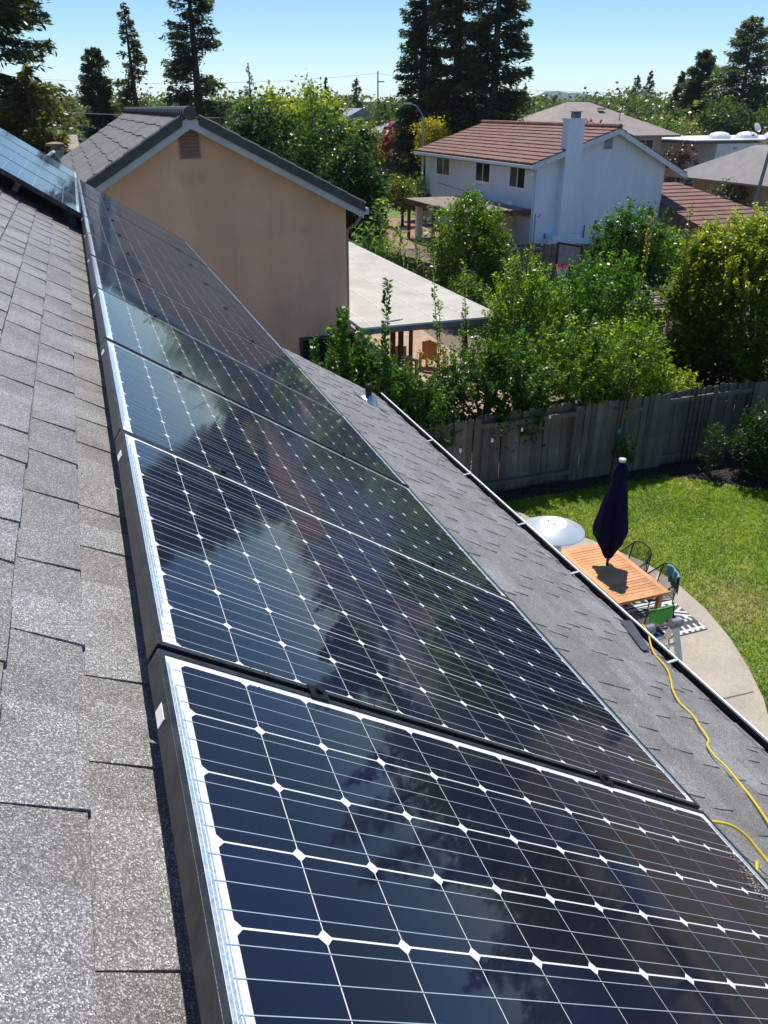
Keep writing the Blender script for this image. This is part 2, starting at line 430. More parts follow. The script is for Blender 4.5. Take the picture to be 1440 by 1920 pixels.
def conifer(label, x, y, z0, z1, rad, color, nb=110, per=36, sz=.55, droop=.25, name='redwood_tree', lean=0, pw=.75, group=None, cat='tree', tip=.12):
    t = thing(name, label, cat, (x, y, 0), group=group)
    mb = MB(); mb.tube([(0, 0, -.1), (0, 0, z1 * .5), (lean, 0, z1)], [.04 + z1 * .022, .03 + z1 * .013, .03], 8)
    C = []; Dr = []; T = []
    H = z1 - z0
    for b in range(nb):
        f = (b + rnd.random()) / nb; z = z0 + H * f
        L = rad * ((1 - f) ** pw + tip * .5) * rnd.choice((rnd.uniform(.55, 1), rnd.uniform(.8, 1.12)))
        az = rnd.uniform(0, 2 * math.pi); up0 = -.15 + .55 * f
        d = Vector((math.cos(az), math.sin(az), 0)); pts = []
        for k in range(5):
            s = k / 4; pts.append(Vector((lean * z / z1, 0, z)) + d * L * s + Vector((0, 0, L * (up0 * s - droop * s * (1 - .55 * s) * 1.4))))
        if L > .5: mb.tube(pts, [.012 + .012 * L, .01 + .009 * L, .01 + .006 * L, .012, .008], 4, False)
        m_ = max(10, int(2.5 * per * (L / rad) ** .8))
        s = NP.uniform(.15, 1, m_) ** .75
        base = np.array([pts[0] + (pts[-1] - pts[0]) * q for q in s]); base[:, 2] += -L * droop * 1.4 * s * (1 - .55 * s) + droop * 1.4 * L * s * .45
        side = NP.normal(size=(m_, 1)) * .16 * L
        base += side * np.array([[-math.sin(az), math.cos(az), 0]]) ; base[:, 2] -= np.abs(NP.normal(size=m_)) * sz * .35 + np.abs(side[:, 0]) * .25
        C.append(base); Dr.append(np.tile(np.array([d.x, d.y, -.25]), (m_, 1)) + NP.normal(size=(m_, 3)) * np.array([.45, .45, .3]))
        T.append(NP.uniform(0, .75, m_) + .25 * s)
    mb.build('trunk', BARK, t, True)
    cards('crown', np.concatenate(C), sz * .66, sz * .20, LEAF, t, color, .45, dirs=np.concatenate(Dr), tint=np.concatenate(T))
    return t

# ------------------------------------------------------------------ ground and far setting
gs = 4500
setting(mesh('ground', [(-gs, -300, 0), (gs, -300, 0), (gs, 5000, 0), (-gs, 5000, 0)], [(0, 1, 2, 3)], SOIL))
# low hills on the horizon
def hill_ridge():
    V = []; F = []; nx, ny = 90, 5
    for j in range(ny + 1):
        for i in range(nx + 1):
            x = -600 + i * 30; s = j / ny
            h = 8 + 36 * math.exp(-((x - 560) / 95) ** 2) + 22 * math.exp(-((x - 800) / 160) ** 2) + 15 * math.exp(-((x - 380) / 160) ** 2) + 6 * math.sin(x * .021) + 3 * math.sin(x * .07 + 1)
            V.append((x, 2500 + 500 * s, max(0, h) * math.sin(math.pi * (.02 + .5 * s)) ** .8 * 1.25 - .5))
    for j in range(ny):
        for i in range(nx):
            a = j * (nx + 1) + i; F.append((a, a + 1, a + nx + 2, a + nx + 1))
    m = simple('wooded_hillside', (.045, .075, .035), .95, 0, .4, .03, 0)
    setting(mesh('hill', V, F, m, None, True))
hill_ridge()
setting(poly('street', [(-60, 96), (60, 96), (60, 104), (-60, 104)], ASPH, .008))
GRASSFAR = m_lawn()
setting(poly('far_lawn', [(-3, 63), (9, 63), (9, 72), (-3, 72)], simple('sunlit_far_grass', (.13, .19, .04), .9, 0, .3, 1.5), .012))
setting(poly('bark_bed', [(-4, 48), (4, 48), (4, 62.8), (-4, 62.8)], simple('reddish_bark_soil', (.30, .19, .13), .95, 0, .3, 2), .012))
setting(poly('neighbour_patio', [(-1.6, 18.2), (4.2, 20), (.5, 32), (-6, 30)], BRICKP, .02))

# our yard: lawn, slab, mulch
slab_edge = [(.6, 16.2), (1.6, 15.25), (2.3, 14.55), (3.04, 13.73), (3.9, 12.95), (4.64, 12.15), (5.0, 11.4), (5.19, 10.69), (5.28, 9.9), (5.27, 9.19), (5.2, 8.5), (5.05, 7.9), (4.8, 7.2), (4.4, 6.5), (3.8, 5.9), (3.0, 5.4), (2.2, 3.0)]
wall_line = [(1.6, 3.0), (-1.9, 13.0)]
slab = poly('patio_slab', slab_edge + wall_line + [(-2.2, 15.2)], CONC, .10, None, .16)
setting(slab)
setting(poly('patio_joint', [(3.2, 8.02), (5.12, 8.62), (5.115, 8.645), (3.195, 8.045)], simple('dark_joint', (.10, .085, .07)), .1015))
lawn_poly = [(13, 3), (13, 18.3), (7.6, 16.35), (1.4, 14.3), (1.0, 15.5), (2.3, 14.5), (3.04, 13.7), (4.6, 12.1), (5.16, 10.6), (5.24, 9.2), (5.0, 7.9), (4.2, 6.2), (3.0, 3)]
setting(mesh('lawn', [(x, y, .03) for x, y in [(0, 3), (13, 3), (13, 18.6), (0, 14.0), (0, 13)]], [(0, 1, 2, 3, 4)], GRASSFAR))
FB = Vector((.30, 14.42, 0))       # foot of the yard fence, where it leaves the eave
bed = [FB - Vd * .02, FB + Wd * 13.5, FB + Wd * 13.5 - Vd * 3.6, FB + Wd * 9.3 - Vd * 3.2, FB + Wd * 7.6 - Vd * 1.75, FB + Wd * 6.4 - Vd * .6, FB + Wd * 3 - Vd * .5, FB - Vd * .5]
setting(poly('mulch_bed', [(p.x, p.y) for p in bed], MULCH, .045))  # dark bed also covers ground where fence and maple shadow falls
def mulch_chips():
    n = 5200; p = []
    while len(p) < n:
        s = rnd.uniform(0, 12.5); t = -rnd.uniform(0.03, 3.2 if s > 8.6 else .52 + max(0, s - 6) * .9)
        q = FB + Wd * s + Vd * t; p.append((q.x, q.y, .055))
    o = cards('mulch_chips', p, .055, .03, simple('bark_chip', (.06, .042, .03), .9, 0, .5, 30), None, (1, 1, 1), .5)
    setting(o, 'stuff'); o['label'] = 'dark bark chips scattered over the bed below the fence'
mulch_chips()
def in_lawn(x, y):
    # between slab edge and bed
    q = Vector((x, y, 0)) - FB; s = q.dot(Wd); t = q.dot(Vd)
    if t > -.46 + .09 * math.sin(s * 3.1) * math.sin(s * 7.7): return False
    if s > 6.2 and t > -.62 - (s - 6.2) * 1.0: return False
    e = [p for p in slab_edge]
    ex = None
    for (x0, y0), (x1, y1) in zip(e, e[1:]):
        if min(y0, y1) <= y <= max(y0, y1): ex = x0 + (x1 - x0) * (y - y0) / (y1 - y0 + 1e-9)
    return ex is not None and x > ex - .03 + .03 * math.sin(y * 13) * math.sin(y * 4.1)
def grass():
    n = 95000; P = []; r = random.Random(3)
    while len(P) < n:
        y = 4.5 + 12 * r.random() ** .9; x = 2.4 + 7.2 * r.random()
        if in_lawn(x, y): P.append((x, y))
    P = np.array(P); n = len(P)
    h = NP.uniform(.025, .06, n); w = NP.uniform(.006, .013, n); az = NP.uniform(0, 2 * np.pi, n)
    dx = np.stack([np.cos(az), np.sin(az)], 1); lean = NP.normal(size=(n, 2)) * .03
    V = np.empty((n, 3, 3)); V[:, 0, :2] = P - dx * w[:, None]; V[:, 1, :2] = P + dx * w[:, None]; V[:, 2, :2] = P + lean
    V[:, :2, 2] = .028; V[:, 2, 2] = .03 + h
    me = D.meshes.new('grass_blades'); me.vertices.add(3 * n); me.vertices.foreach_set('co', V.ravel())
    me.loops.add(3 * n); me.loops.foreach_set('vertex_index', np.arange(3 * n, dtype=np.int32))
    me.polygons.add(n); me.polygons.foreach_set('loop_start', np.arange(0, 3 * n, 3, dtype=np.int32)); me.polygons.foreach_set('loop_total', np.full(n, 3, dtype=np.int32))
    at = me.attributes.new('tint', 'FLOAT', 'FACE'); at.data.foreach_set('value', NP.uniform(0, 1, n).astype(np.float32))
    me.materials.append(m_lawn(True)); me.update()
    o = link(D.objects.new('grass_blades', me)); setting(o, 'stuff'); o['label'] = 'short sunlit lawn grass beside the curved concrete path'
grass()
pl_ = []
while len(pl_) < 260:
    x, y = rnd.uniform(2.6, 8.6), rnd.uniform(7, 16)
    if in_lawn(x, y): pl_.append((x, y, .062))
o = cards('fallen_petals', pl_, .03, .022, simple('dry_petal', (.62, .58, .44), .9), None, (1, 1, 1), .8); setting(o, 'stuff'); o['label'] = 'pale fallen petals and dry leaves scattered on the lawn'

# ------------------------------------------------------------------ our house: roof, shingles, gutter
yaw = R(19.78); slp = R(33.5)
RU = Vector((math.cos(yaw) * math.cos(slp), math.sin(yaw) * math.cos(slp), -math.sin(slp)))
RV = Vector((-math.sin(yaw), math.cos(yaw), 0)); RN = RU.cross(RV)
RO = Vector((-.3548, 1.1052, 7.3 - .8211))
ROOF = frame(RO, RU, RV, RN)          # local x = down the slope, y = along the ridge, z = off the roof (0 = panel glass)
ZR = -.150
house = thing('shingled_house', 'house under the camera with grey asphalt shingle roof carrying the solar panels', 'house', ROOF)
UR, UE, VE, V0 = -2.35, 3.22, 10.95, -2.2
EX = .136
def vfar(u): return VE if u < 1.85 else 6.18 + .30 * (u - 1.85)
deck = MB()
deck.v += [Vector(p) for p in [(UR, V0, ZR - .012), (UE - .02, V0, ZR - .012), (UE - .02, vfar(UE), ZR - .012), (1.85, vfar(1.86), ZR - .012), (1.85, VE, ZR - .012), (UR, VE, ZR - .012)]]
deck.v += [v + Vector((0, 0, -.10)) for v in deck.v]
deck.f += [(0, 1, 2, 3, 4, 5), (11, 10, 9, 8, 7, 6)] + [(i, i + 6, (i + 1) % 6 + 6, (i + 1) % 6) for i in range(6)]
deck.build('roof_deck', SH, house)
# far slope beyond the ridge
inv = ROOF.inverted()
def wl(p): return inv @ Vector(p)
ridgeA = ROOF @ Vector((UR, V0, ZR - .01)); ridgeB = ROOF @ Vector((UR, VE, ZR - .01))
down = Vector((-math.cos(yaw) * 4.2, -math.sin(yaw) * 4.2, -2.8))
mesh('back_slope', [wl(ridgeA), wl(ridgeB), wl(ridgeB + down), wl(ridgeA + down)], [(0, 1, 2, 3)], SH, house)
ridge = MB(); v = V0
while v < VE:
    ridge.box(UR - .10, UR + .13, v, v + .26, ZR - .005, ZR + .016, Matrix.Rotation(.02, 4, 'X')); v += .2
ridge.build('ridge_cap', SH, house)
# courses
c0 = .04 - EX * 18; CN = int((UE - c0) / EX) + 1
strip = MB(); k = 0; field = MB(); visible = []
for k in range(CN + 1):
    a = c0 + k * EX; b = a + EX
    if b > UE + .09: b = UE + .03
    ve = vfar((a + b) / 2)
    v = V0 - rnd.random() * .5
    strip.v += [Vector(p) for p in [(a - .01, V0, ZR - .010), (b, V0, ZR - .001), (b, ve + .02, ZR - .001), (a - .01, ve + .02, ZR - .010), (b, V0, ZR - .010), (b, ve + .02, ZR - .010)]]
    n = len(strip.v) - 6; strip.f += [(n, n + 1, n + 2, n + 3), (n + 1, n + 4, n + 5, n + 2)]
    while v < ve - .1:
        w = rnd.choice((rnd.uniform(.10, .16), rnd.uniform(.16, .26), rnd.uniform(.24, .36)))
        if v > V0:
            hid = (-.06 < a and b < 1.55)
            if not hid:
                seen = (b < .05 and -1.3 < a and -.9 < v < 7) or (a > 1.5 and -.2 < v < 6.6)
                visible.append((a, b, v, min(v + w, ve), seen))
        v += w + rnd.choice((rnd.uniform(.07, .13), rnd.uniform(.12, .24)))
strip.build('shingle_course', SH, house)['kind'] = 'stuff'
def tab(mb, a, b, v, w, th=.0046):
    j = rnd.uniform(-.004, .004); s = rnd.uniform(-.008, .008)
    z0, z1 = ZR - .0096, ZR - .0006
    s *= 1.6; P = [(a + .006, v + s), (b + j, v), (b + j, w), (a + .006, w + rnd.uniform(-.012, .012))]
    n = len(mb.v)
    zz = [z0 + .001, z1, z1, z0 + .001]
    mb.v += [Vector((p[0], p[1], z + th * (.35 if i in (0, 3) else 1))) for i, (p, z) in enumerate(zip(P, zz))]
    mb.v += [Vector((p[0], p[1], z - .004)) for p, z in zip(P, zz)]
    mb.f += [(n, n + 1, n + 2, n + 3)] + [(n + i, n + i + 4, n + (i + 1) % 4 + 4, n + (i + 1) % 4) for i in range(4)]
seen = [t for t in visible if t[4]]
camuv = Vector((-.487, -1.16))
seen.sort(key=lambda t: (Vector(((t[0] + t[1]) / 2, (t[2] + t[3]) / 2)) - camuv).length)
single = seen[:298]; rest = [t for t in visible if t not in set(single)]
for t in single:
    mb = MB(); o = Vector((t[0], t[2], ZR))
    tab(mb, *t[:4]); mb.v = [q - o for q in mb.v]
    s = mb.build('shingle', SH, house); s.location = o
for t in rest: tab(field, *t[:4])
field.build('shingle_field', SH, house)['kind'] = 'stuff'
# drip edge, fascia, gutter
gut = MB(); ga = UE - .01
pz = lambda u, n: (u, n)
up_r = (inv.to_3x3() @ Zd).normalized(); hz = (inv.to_3x3() @ Vector((math.cos(yaw), math.sin(yaw), 0))).normalized()
E0 = Vector((UE - .005, 0, ZR - .025))
def gpt(h, z, v): return E0 + hz * h + up_r * z + Vector((0, v, 0))
gprof = [(.0, -.01), (.0, -.125), (.075, -.125), (.10, -.07), (.118, -.02), (.118, 0.0)]
ve = vfar(UE) - .03
g = MB()
for v in (V0, ve):
    for h, z in gprof: g.v.append(gpt(h, z, v))
n = len(gprof); g.f += [(i, i + 1, i + 1 + n, i + n) for i in range(n - 1)] + [tuple(range(n)), tuple(range(2 * n - 1, n - 1, -1))]
gut = g.build('gutter', DRIP, house)
lip = MB()
for v in (V0, ve):
    for h, z in ((.115, -.004), (.125, -.004), (.125, .008), (.115, .008)): lip.v.append(gpt(h, z, v))
lip.f += [(0, 1, 5, 4), (1, 2, 6, 5), (2, 3, 7, 6), (3, 0, 4, 7), (0, 3, 2, 1), (4, 5, 6, 7)]
lip.build('gutter_lip', WHITE, gut)
for v in (-1.0, -.12, .78, 1.62, 2.62, 3.35, 4.3, 5.1):
    hb = MB(); p = [gpt(.045, .006, v), gpt(.12, .012, v), gpt(.12, .012, v + .016), gpt(.045, .006, v + .016)]
    hb.v += p + [q - up_r * .006 for q in p]; hb.f += [(0, 1, 2, 3), (7, 6, 5, 4), (0, 4, 5, 1), (1, 5, 6, 2), (2, 6, 7, 3), (3, 7, 4, 0)]
    hb.build('gutter_hanger', FASCIA, gut)
w_ = MB()      # wall below the eave, soffit
wa = [gpt(-.45, -.16, V0), gpt(-.45, -.16, ve - .3), gpt(-.45, -4.7, ve - .3), gpt(-.45, -4.7, V0)]
w_.v += wa; w_.f.append((0, 1, 2, 3))
wb = [gpt(-.45, -.16, ve - .3), gpt(-3.6, 1.6, ve - .3), gpt(-3.6, -4.7, ve - .3), gpt(-.45, -4.7, ve - .3)]
w_.v += wb; w_.f.append((4, 5, 6, 7))
w_.build('outer_wall', STUCCO_Y, house)
s_ = MB(); s_.v += [gpt(-.003, -.12, V0), gpt(-.003, -.12, ve), gpt(-.46, -.13, ve), gpt(-.46, -.13, V0)]; s_.f.append((0, 1, 2, 3)); s_.build('soffit', WHITE, house)
# far gable end wall under the panels end
mesh('gable_wall', [Vector((UR, VE - .3, ZR - .13)), Vector((1.7, VE - .3, ZR - .13)), wl((ROOF @ Vector((1.7, VE - .3, 0))) - Vector((0, 0, 5.4))), wl((ROOF @ Vector((UR, VE - .3, 0))) - Vector((0, 0, 7.6)))], [(0, 1, 2, 3)], STUCCO_Y, house)
# plumbing vent on the lower roof
vp = MB(); b0 = Vector((2.83, 5.72, ZR)); vp.tube([b0, b0 + up_r * .17], .032, 12); vo = vp.build('vent_pipe', BLACK, house, True)
fl = MB(); fl.box(2.68, 3.0, 5.6, 5.84, ZR + .004, ZR + .009); fl.lathe([(.10, ZR + .009), (.045, ZR + .06), (.036, ZR + .065)], 14, (2.83, 5.72, 0)); fl.build('lead_flashing', ALU, vo)

# ------------------------------------------------------------------ solar panels
PW, PL, PT = 1.562, 1.053, 1.065
PIT, PVV = .1241, .1267
CU, CV = .038, .0152
cm = MB(); cc_ = .0088; ch = .0610; cv2 = .0614
q_ = [(-ch, -cv2 + cc_), (-ch + cc_, -cv2), (ch - cc_, -cv2), (ch, -cv2 + cc_), (ch, cv2 - cc_), (ch - cc_, cv2), (-ch + cc_, cv2), (-ch, cv2 - cc_)]
cm.v += [Vector((a, b, 0)) for a, b in q_] + [Vector((a, b, -.0005)) for a, b in q_]
cm.f += [tuple(range(8))] + [(i, i + 8, (i + 1) % 8 + 8, (i + 1) % 8) for i in range(8)]
cell_me = D.meshes.new('cell'); cell_me.from_pydata([tuple(v) for v in cm.v], [], cm.f); cell_me.materials.append(CELL)
def make_panel():
    p = D.objects.new('solar_panel', None); link(p)
    f = MB(); lw = .0115
    f.box(0, lw, 0, PL, -.038, 0); f.box(PW - lw, PW, 0, PL, -.038, 0)
    f.box(lw, PW - lw, 0, lw, -.038, 0); f.box(lw, PW - lw, PL - lw, PL, -.038, 0)
    f.box(lw, .030, lw, PL - lw, -.0385, -.0365); f.box(PW - .030, PW - lw, lw, PL - lw, -.0385, -.0365)
    fo = f.build('frame', FRAME, p)
    bv = fo.modifiers.new('bev', 'BEVEL'); bv.width = .0012; bv.segments = 2; bv.limit_method = 'ANGLE'
    b = MB(); b.box(lw - .001, PW - lw + .001, lw - .001, PL - lw + .001, -.0062, -.0026); b.build('backsheet', BACK, p)
    s = MB()
    for j in range(8):
        y = CV + PVV * (j + .5)
        for k in (-1, 0, 1): s.box(.022, PW - .022, y + k * .0405 - .0006, y + k * .0405 + .0006, -.0019, -.0015)
    s.build('busbar', BUS, p)['kind'] = 'stuff'
    s = MB()
    for x, w_x in ((.0135, .0045), (.0195, .0040), (.0255, .0022)):
        s.box(x, x + w_x, .05 + (x - .0135) * 8, PL - .03 - (x - .0135) * 10, -.0024, -.0018)
        s.box(PW - x - w_x, PW - x, .05, PL - .05, -.0024, -.0018)
    s.build('edge_ribbon', RIB, p)['kind'] = 'stuff'
    for i in range(12):
        for j in range(8):
            c = D.objects.new('cell', cell_me); link(c, p); c.location = (CU + PIT * (i + .5), CV + PVV * (j + .5), -.0019)
    st = MB(); st.box(-.0016, -.0002, .885, .925, -.033, -.014); st.build('rating_sticker', WHITE, p)
    return p
def copy_tree(o, parent=None):
    c = o.copy(); link(c, parent)
    for ch_ in list(o.children): copy_tree(ch_, c)
    return c
proto = make_panel()
ordn = ['', 'second', 'third', 'fourth', 'fifth', 'sixth', 'seventh', 'eighth', 'ninth', 'tenth', 'eleventh']
first = True
slots = [(-.038, k, 'low') for k in range(-1, 10)] + [(-.038 - PW - .017, k, 'high') for k in range(6, 10)]
for u, k, row in slots:
    o = proto if first else copy_tree(proto)
    first = False
    jitter = rnd.uniform(-.0015, .0015)
    pre = Matrix.Translation((0, 6.378, 0)) @ Matrix.Rotation(R(.75), 4, 'X') @ Matrix.Translation((0, -6.378, 0)) if row == 'high' else Matrix()
    o.matrix_world = ROOF @ pre @ Matrix.Translation((u, k * PT - .012, jitter)) @ Matrix.Rotation(rnd.uniform(-.0016, .0016), 4, 'X') @ Matrix.Rotation(rnd.uniform(-.0012, .0012), 4, 'Y')
    o['category'] = 'solar panel'; o['group'] = 'black framed solar panels on the shingle roof'
    if row == 'low':
        o['label'] = 'large solar panel filling the bottom of the photo, closest to the camera' if k == -1 else \
            ('solar panel at the very far end of the long lower row' if k == 9 else '%s solar panel up the long lower row, counted from the camera' % ordn[k + 1])
    else:
        o['label'] = ['upslope solar panel whose black edge faces the camera above the shingles', 'second panel from the front in the upslope block of four', 'third panel from the front in the upslope block of four', 'last and farthest panel in the upslope block of four'][k - 6]
# clamps, rails
def make_clamp():
    c = D.objects.new('panel_clamp', None); link(c)
    a = MB(); a.box(-.02, .02, -.017, .017, .0005, .0045); a.box(-.018, .018, -.0045, .0045, -.05, .0005); a.build('clamp_plate', BLACK, c)
    b = MB(); b.tube([(0, 0, .0045), (0, 0, .0115)], .0085, 6); b.build('bolt_head', ALU if False else BLACK, c)
    return c
cp = make_clamp(); fi_ = True
for k in range(0, 10):
    for u, nm in ((.285, 'upper'), (1.12, 'lower')) + (((-.56, 'outer'),) if k > 6 else ()):
        c = cp if fi_ else copy_tree(cp); fi_ = False
        c.matrix_world = ROOF @ Matrix.Translation((u, k * PT - .018, 0)) @ Matrix.Rotation(rnd.uniform(-.1, .1), 4, 'Z')
        c['category'] = 'clamp'; c['group'] = 'black clamps in the gaps between solar panels'
        c['label'] = '%s small black bolted clamp in the %s gap between panels counted from the camera' % (nm, (['first'] + ordn[1:])[k])
for i, u in enumerate((.285, 1.12)):
    r_ = MB(); r_.box(u - .02, u + .02, -1.0, 10.6, ZR + .05, -.039); 
    for q in range(10): r_.box(u - .04, u + .04, -.6 + q * 1.15, -.52 + q * 1.15, ZR + .004, ZR + .05)
    o = r_.build('mounting_rail', FRAME); o.matrix_world = ROOF
    tag(o, ['upslope', 'downslope'][i] + ' black mounting rail running under the long row of solar panels', 'rail', 'rails under the solar panels')
r_ = MB(); r_.box(-.58, -.54, 6.3, 10.6, ZR + .05, -.039); r_.box(-1.3, -1.26, 6.3, 10.6, ZR + .05, -.039); o = r_.build('mounting_rail', FRAME); o.matrix_world = ROOF
tag(o, 'pair of black rails under the upslope block of solar panels', 'rail', 'rails under the solar panels')
# dried dirt run at the low edge of the closest panel
dz = []
for _ in range(170):
    t = rnd.random(); u = 1.44 + rnd.gauss(0, .012) + .02 * math.sin(t * 9); v = -.16 - t * .26 + rnd.gauss(0, .01)
    dz.append((min(u, 1.483), v, -.0009))
o = cards('dried_dirt', dz, .0055, .004, simple('dried_dirt', (.36, .32, .25), .9), None, (1, 1, 1), 1.0); o.matrix_world = ROOF; setting(o, 'stuff'); o['label'] = 'pale dried dirt specks on the low edge of the closest panel'

# water beads left by rinsing, along the gap between the two closest panels
wb = MB(); rr_ = random.Random(5)
for i in range(190):
    q = rr_.random()
    if q < .55: u, v = rr_.uniform(.02, 1.45), .0 + abs(rr_.gauss(0, .012)) - .006
    elif q < .8: u, v = rr_.uniform(.05, 1.45), -.052 - abs(rr_.gauss(0, .05))
    else: u, v = rr_.uniform(.0, 1.4), rr_.uniform(-.8, .9)
    r = rr_.uniform(.0007, .0019)
    wb.lathe([(r, -.0010), (r * .85, r * .35 - .0010), (r * .45, r * .62 - .0010), (.00005, r * .7 - .0010)], 7, (u, v, 0))
o = wb.build('water_bead', simple('clear_bead', (.05, .06, .07), .04, 0, .1, 5, spec=1), None, True); o.matrix_world = ROOF; setting(o, 'stuff'); o['label'] = 'small water beads on the glass beside the panel gap'
# cords on the roof
def cord(pts, r, label, lifts=None):
    P = [Vector((u, v, ZR + .012 + (lifts[i] if lifts else 0))) for i, (u, v) in enumerate(pts)]
    Q = []
    for i in range(len(P) - 1):
        p0 = P[max(i - 1, 0)]; p1 = P[i]; p2 = P[i + 1]; p3 = P[min(i + 2, len(P) - 1)]
        for s in (0, .25, .5, .75):
            Q.append(.5 * ((2 * p1) + (-p0 + p2) * s + (2 * p0 - 5 * p1 + 4 * p2 - p3) * s * s + (-p0 + 3 * p1 - 3 * p2 + p3) * s ** 3))
    Q.append(P[-1]); o = MB().tube(Q, r, 8).build('extension_cord', YEL, None, True); o.matrix_world = ROOF
    return tag(o, label, 'cord')
cord([(3.50, 2.15), (3.40, 2.03), (3.33, 1.90), (3.18, 1.691), (3.104, 1.502), (2.947, 1.315), (2.855, 1.221), (2.758, 1.073), (2.757, .988), (2.697, .882), (2.648, .789), (2.557, .716), (2.52, .637), (2.526, .581), (2.486, .453), (2.457, .379), (2.394, .261), (2.273, .101), (2.1, -.15)], .0048,
     'long yellow extension cord snaking up the shingles from the gutter', [-.02, .03, .02] + [0] * 16)
cord([(1.70, .10), (1.80, .105), (1.90, .098), (1.96, .07), (1.985, .03), (2.0, -.03), (2.0, -.12)], .0050, 'short arched piece of yellow cord coming out from beneath the closest panel', [0, .03, .045, .04, .03, .02, .01])
cord([(1.99, .015), (1.93, -.03), (1.86, -.075)], .0050, 'stub of yellow cord beside the arched piece near the panel edge')
o = MB(); o.quad((3.20, 2.03, ZR + .012), (3.325, 2.06, ZR + .03), (3.165, 1.70, ZR + .012), (3.06, 1.655, ZR + .006)); o.v += [v_ - Vector((0, 0, .004)) for v_ in o.v]; o.f += [(7, 6, 5, 4), (0, 4, 5, 1), (1, 5, 6, 2), (2, 6, 7, 3), (3, 7, 4, 0)]
o = o.build('shingle_scrap', simple('dark_blue_grey_shingle', (.07, .075, .095), .8)); o.matrix_world = ROOF
tag(o, 'dark loose strip of shingle lying by the gutter next to the yellow cord', 'shingle scrap')

# ------------------------------------------------------------------ house shells
def louvre(parent, s0, s1, z0, z1, t, n, mat, name='attic_vent'):
    f = MB(); f.box(s0 - .03, s1 + .03, t - .03, t - .004, z0 - .03, z0); f.box(s0 - .03, s1 + .03, t - .03, t - .004, z1, z1 + .03)
    f.box(s0 - .03, s0, t - .03, t - .004, z0, z1); f.box(s1, s1 + .03, t - .03, t - .004, z0, z1)
    f.box(s0, s1, t - .008, t - .004, z0, z1)
    o = f.build(name, mat, parent)
    for i in range(n):
        zc = z0 + (z1 - z0) * (i + .5) / n
        b = MB(); b.box(s0, s1, -.022, .022, -.004, .004, Matrix.Translation((0, t - .026, zc)) @ Matrix.Rotation(R(-38), 4, 'X')); b.build('louvre_slat', mat, o)
    return o
def window(parent, M, w, h, frame_mat=WHITE, curtain=True, split=True, name='window', fw=.07):
    f = MB(); b = fw
    f.box(-b, w + b, -.05, .01, -b, 0, M); f.box(-b, w + b, -.05, .01, h, h + b, M); f.box(-b, 0, -.05, .01, 0, h, M); f.box(w, w + b, -.05, .01, 0, h, M)
    if split: f.box(w / 2 - .025, w / 2 + .025, -.045, .008, 0, h, M)
    o = f.build(name, frame_mat, parent)
    for i, (a, c) in enumerate(((0, w / 2 - .025), (w / 2 + .025, w)) if split else ((0, w),)):
        MB().box(a, c, -.012, -.004, 0, h, M).build('pane', CURT if (curtain and i == 0) else GLASS, o)
    return o
def rot_side(s, t, z): return Matrix.Translation((s, t, z))
# --- tan two-storey neighbour. local: s along the gable wall, t away, z up
TO = lot(-.844, 18.56)
tan = thing('tan_stucco_house', 'tan stucco two storey house with dark tiled gable roof facing the panels', 'house', TO)
SA, ZA, SLL, SLR = -3.23, 7.08, .60, .505
sl0, tend = -7.2, 17.4
w = MB()
w.v += [Vector(p) for p in [(sl0 + .4, 0, 0), (0, 0, 0), (0, 0, ZA - SLR * 3.23), (SA, 0, ZA), (sl0 + .4, 0, ZA + SLL * (sl0 + .4 - SA))]]
w.f.append((0, 1, 2, 3, 4))
w.v += [Vector((0, 17, 0)), Vector((0, 17, ZA - SLR * 3.23))]; w.f.append((1, 5, 6, 2))
w.v += [Vector((sl0 + .4, 17, 0)), Vector((sl0 + .4, 17, ZA + SLL * (sl0 + .4 - SA)))]; w.f.append((7, 0, 4, 8))
w.build('stucco_wall', STUCCO, tan)
def slope_pt(side, d, t, lift): # d = horizontal distance from the ridge
    s = SA + side * d; sl = SLL if side < 0 else SLR
    return Vector((s, t, ZA + .10 - sl * d + lift))
for side, dm in ((-1, SA - sl0), (1, 3.54)):
    m_ = MB(); a = [slope_pt(side, 0, -.32, 0), slope_pt(side, dm, -.32, 0), slope_pt(side, dm, tend, 0), slope_pt(side, 0, tend, 0)]
    m_.v += a + [p - Vector((0, 0, .05)) for p in a]; m_.f += [(0, 1, 2, 3), (7, 6, 5, 4), (0, 4, 5, 1), (1, 5, 6, 2), (2, 6, 7, 3)]
    m_.build('roof_sheathing', simple('roof_underlay', (.05, .05, .05), .9), tan)
    b = MB(); q = [slope_pt(side, 0, -.34, -.012), slope_pt(side, dm, -.34, -.012), slope_pt(side, dm, -.34, -.235), slope_pt(side, 0, -.34, -.235)]
    b.v += q + [p + Vector((0, .035, 0)) for p in q]; b.f += [(0, 3, 2, 1), (4, 5, 6, 7), (0, 1, 5, 4), (2, 3, 7, 6), (1, 2, 6, 5)]
    b.build('barge_board', FASCIA, tan)
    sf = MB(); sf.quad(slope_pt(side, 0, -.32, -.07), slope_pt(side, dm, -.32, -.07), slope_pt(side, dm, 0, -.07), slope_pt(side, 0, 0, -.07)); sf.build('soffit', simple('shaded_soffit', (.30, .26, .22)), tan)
TEX = .37
tile_th = .028
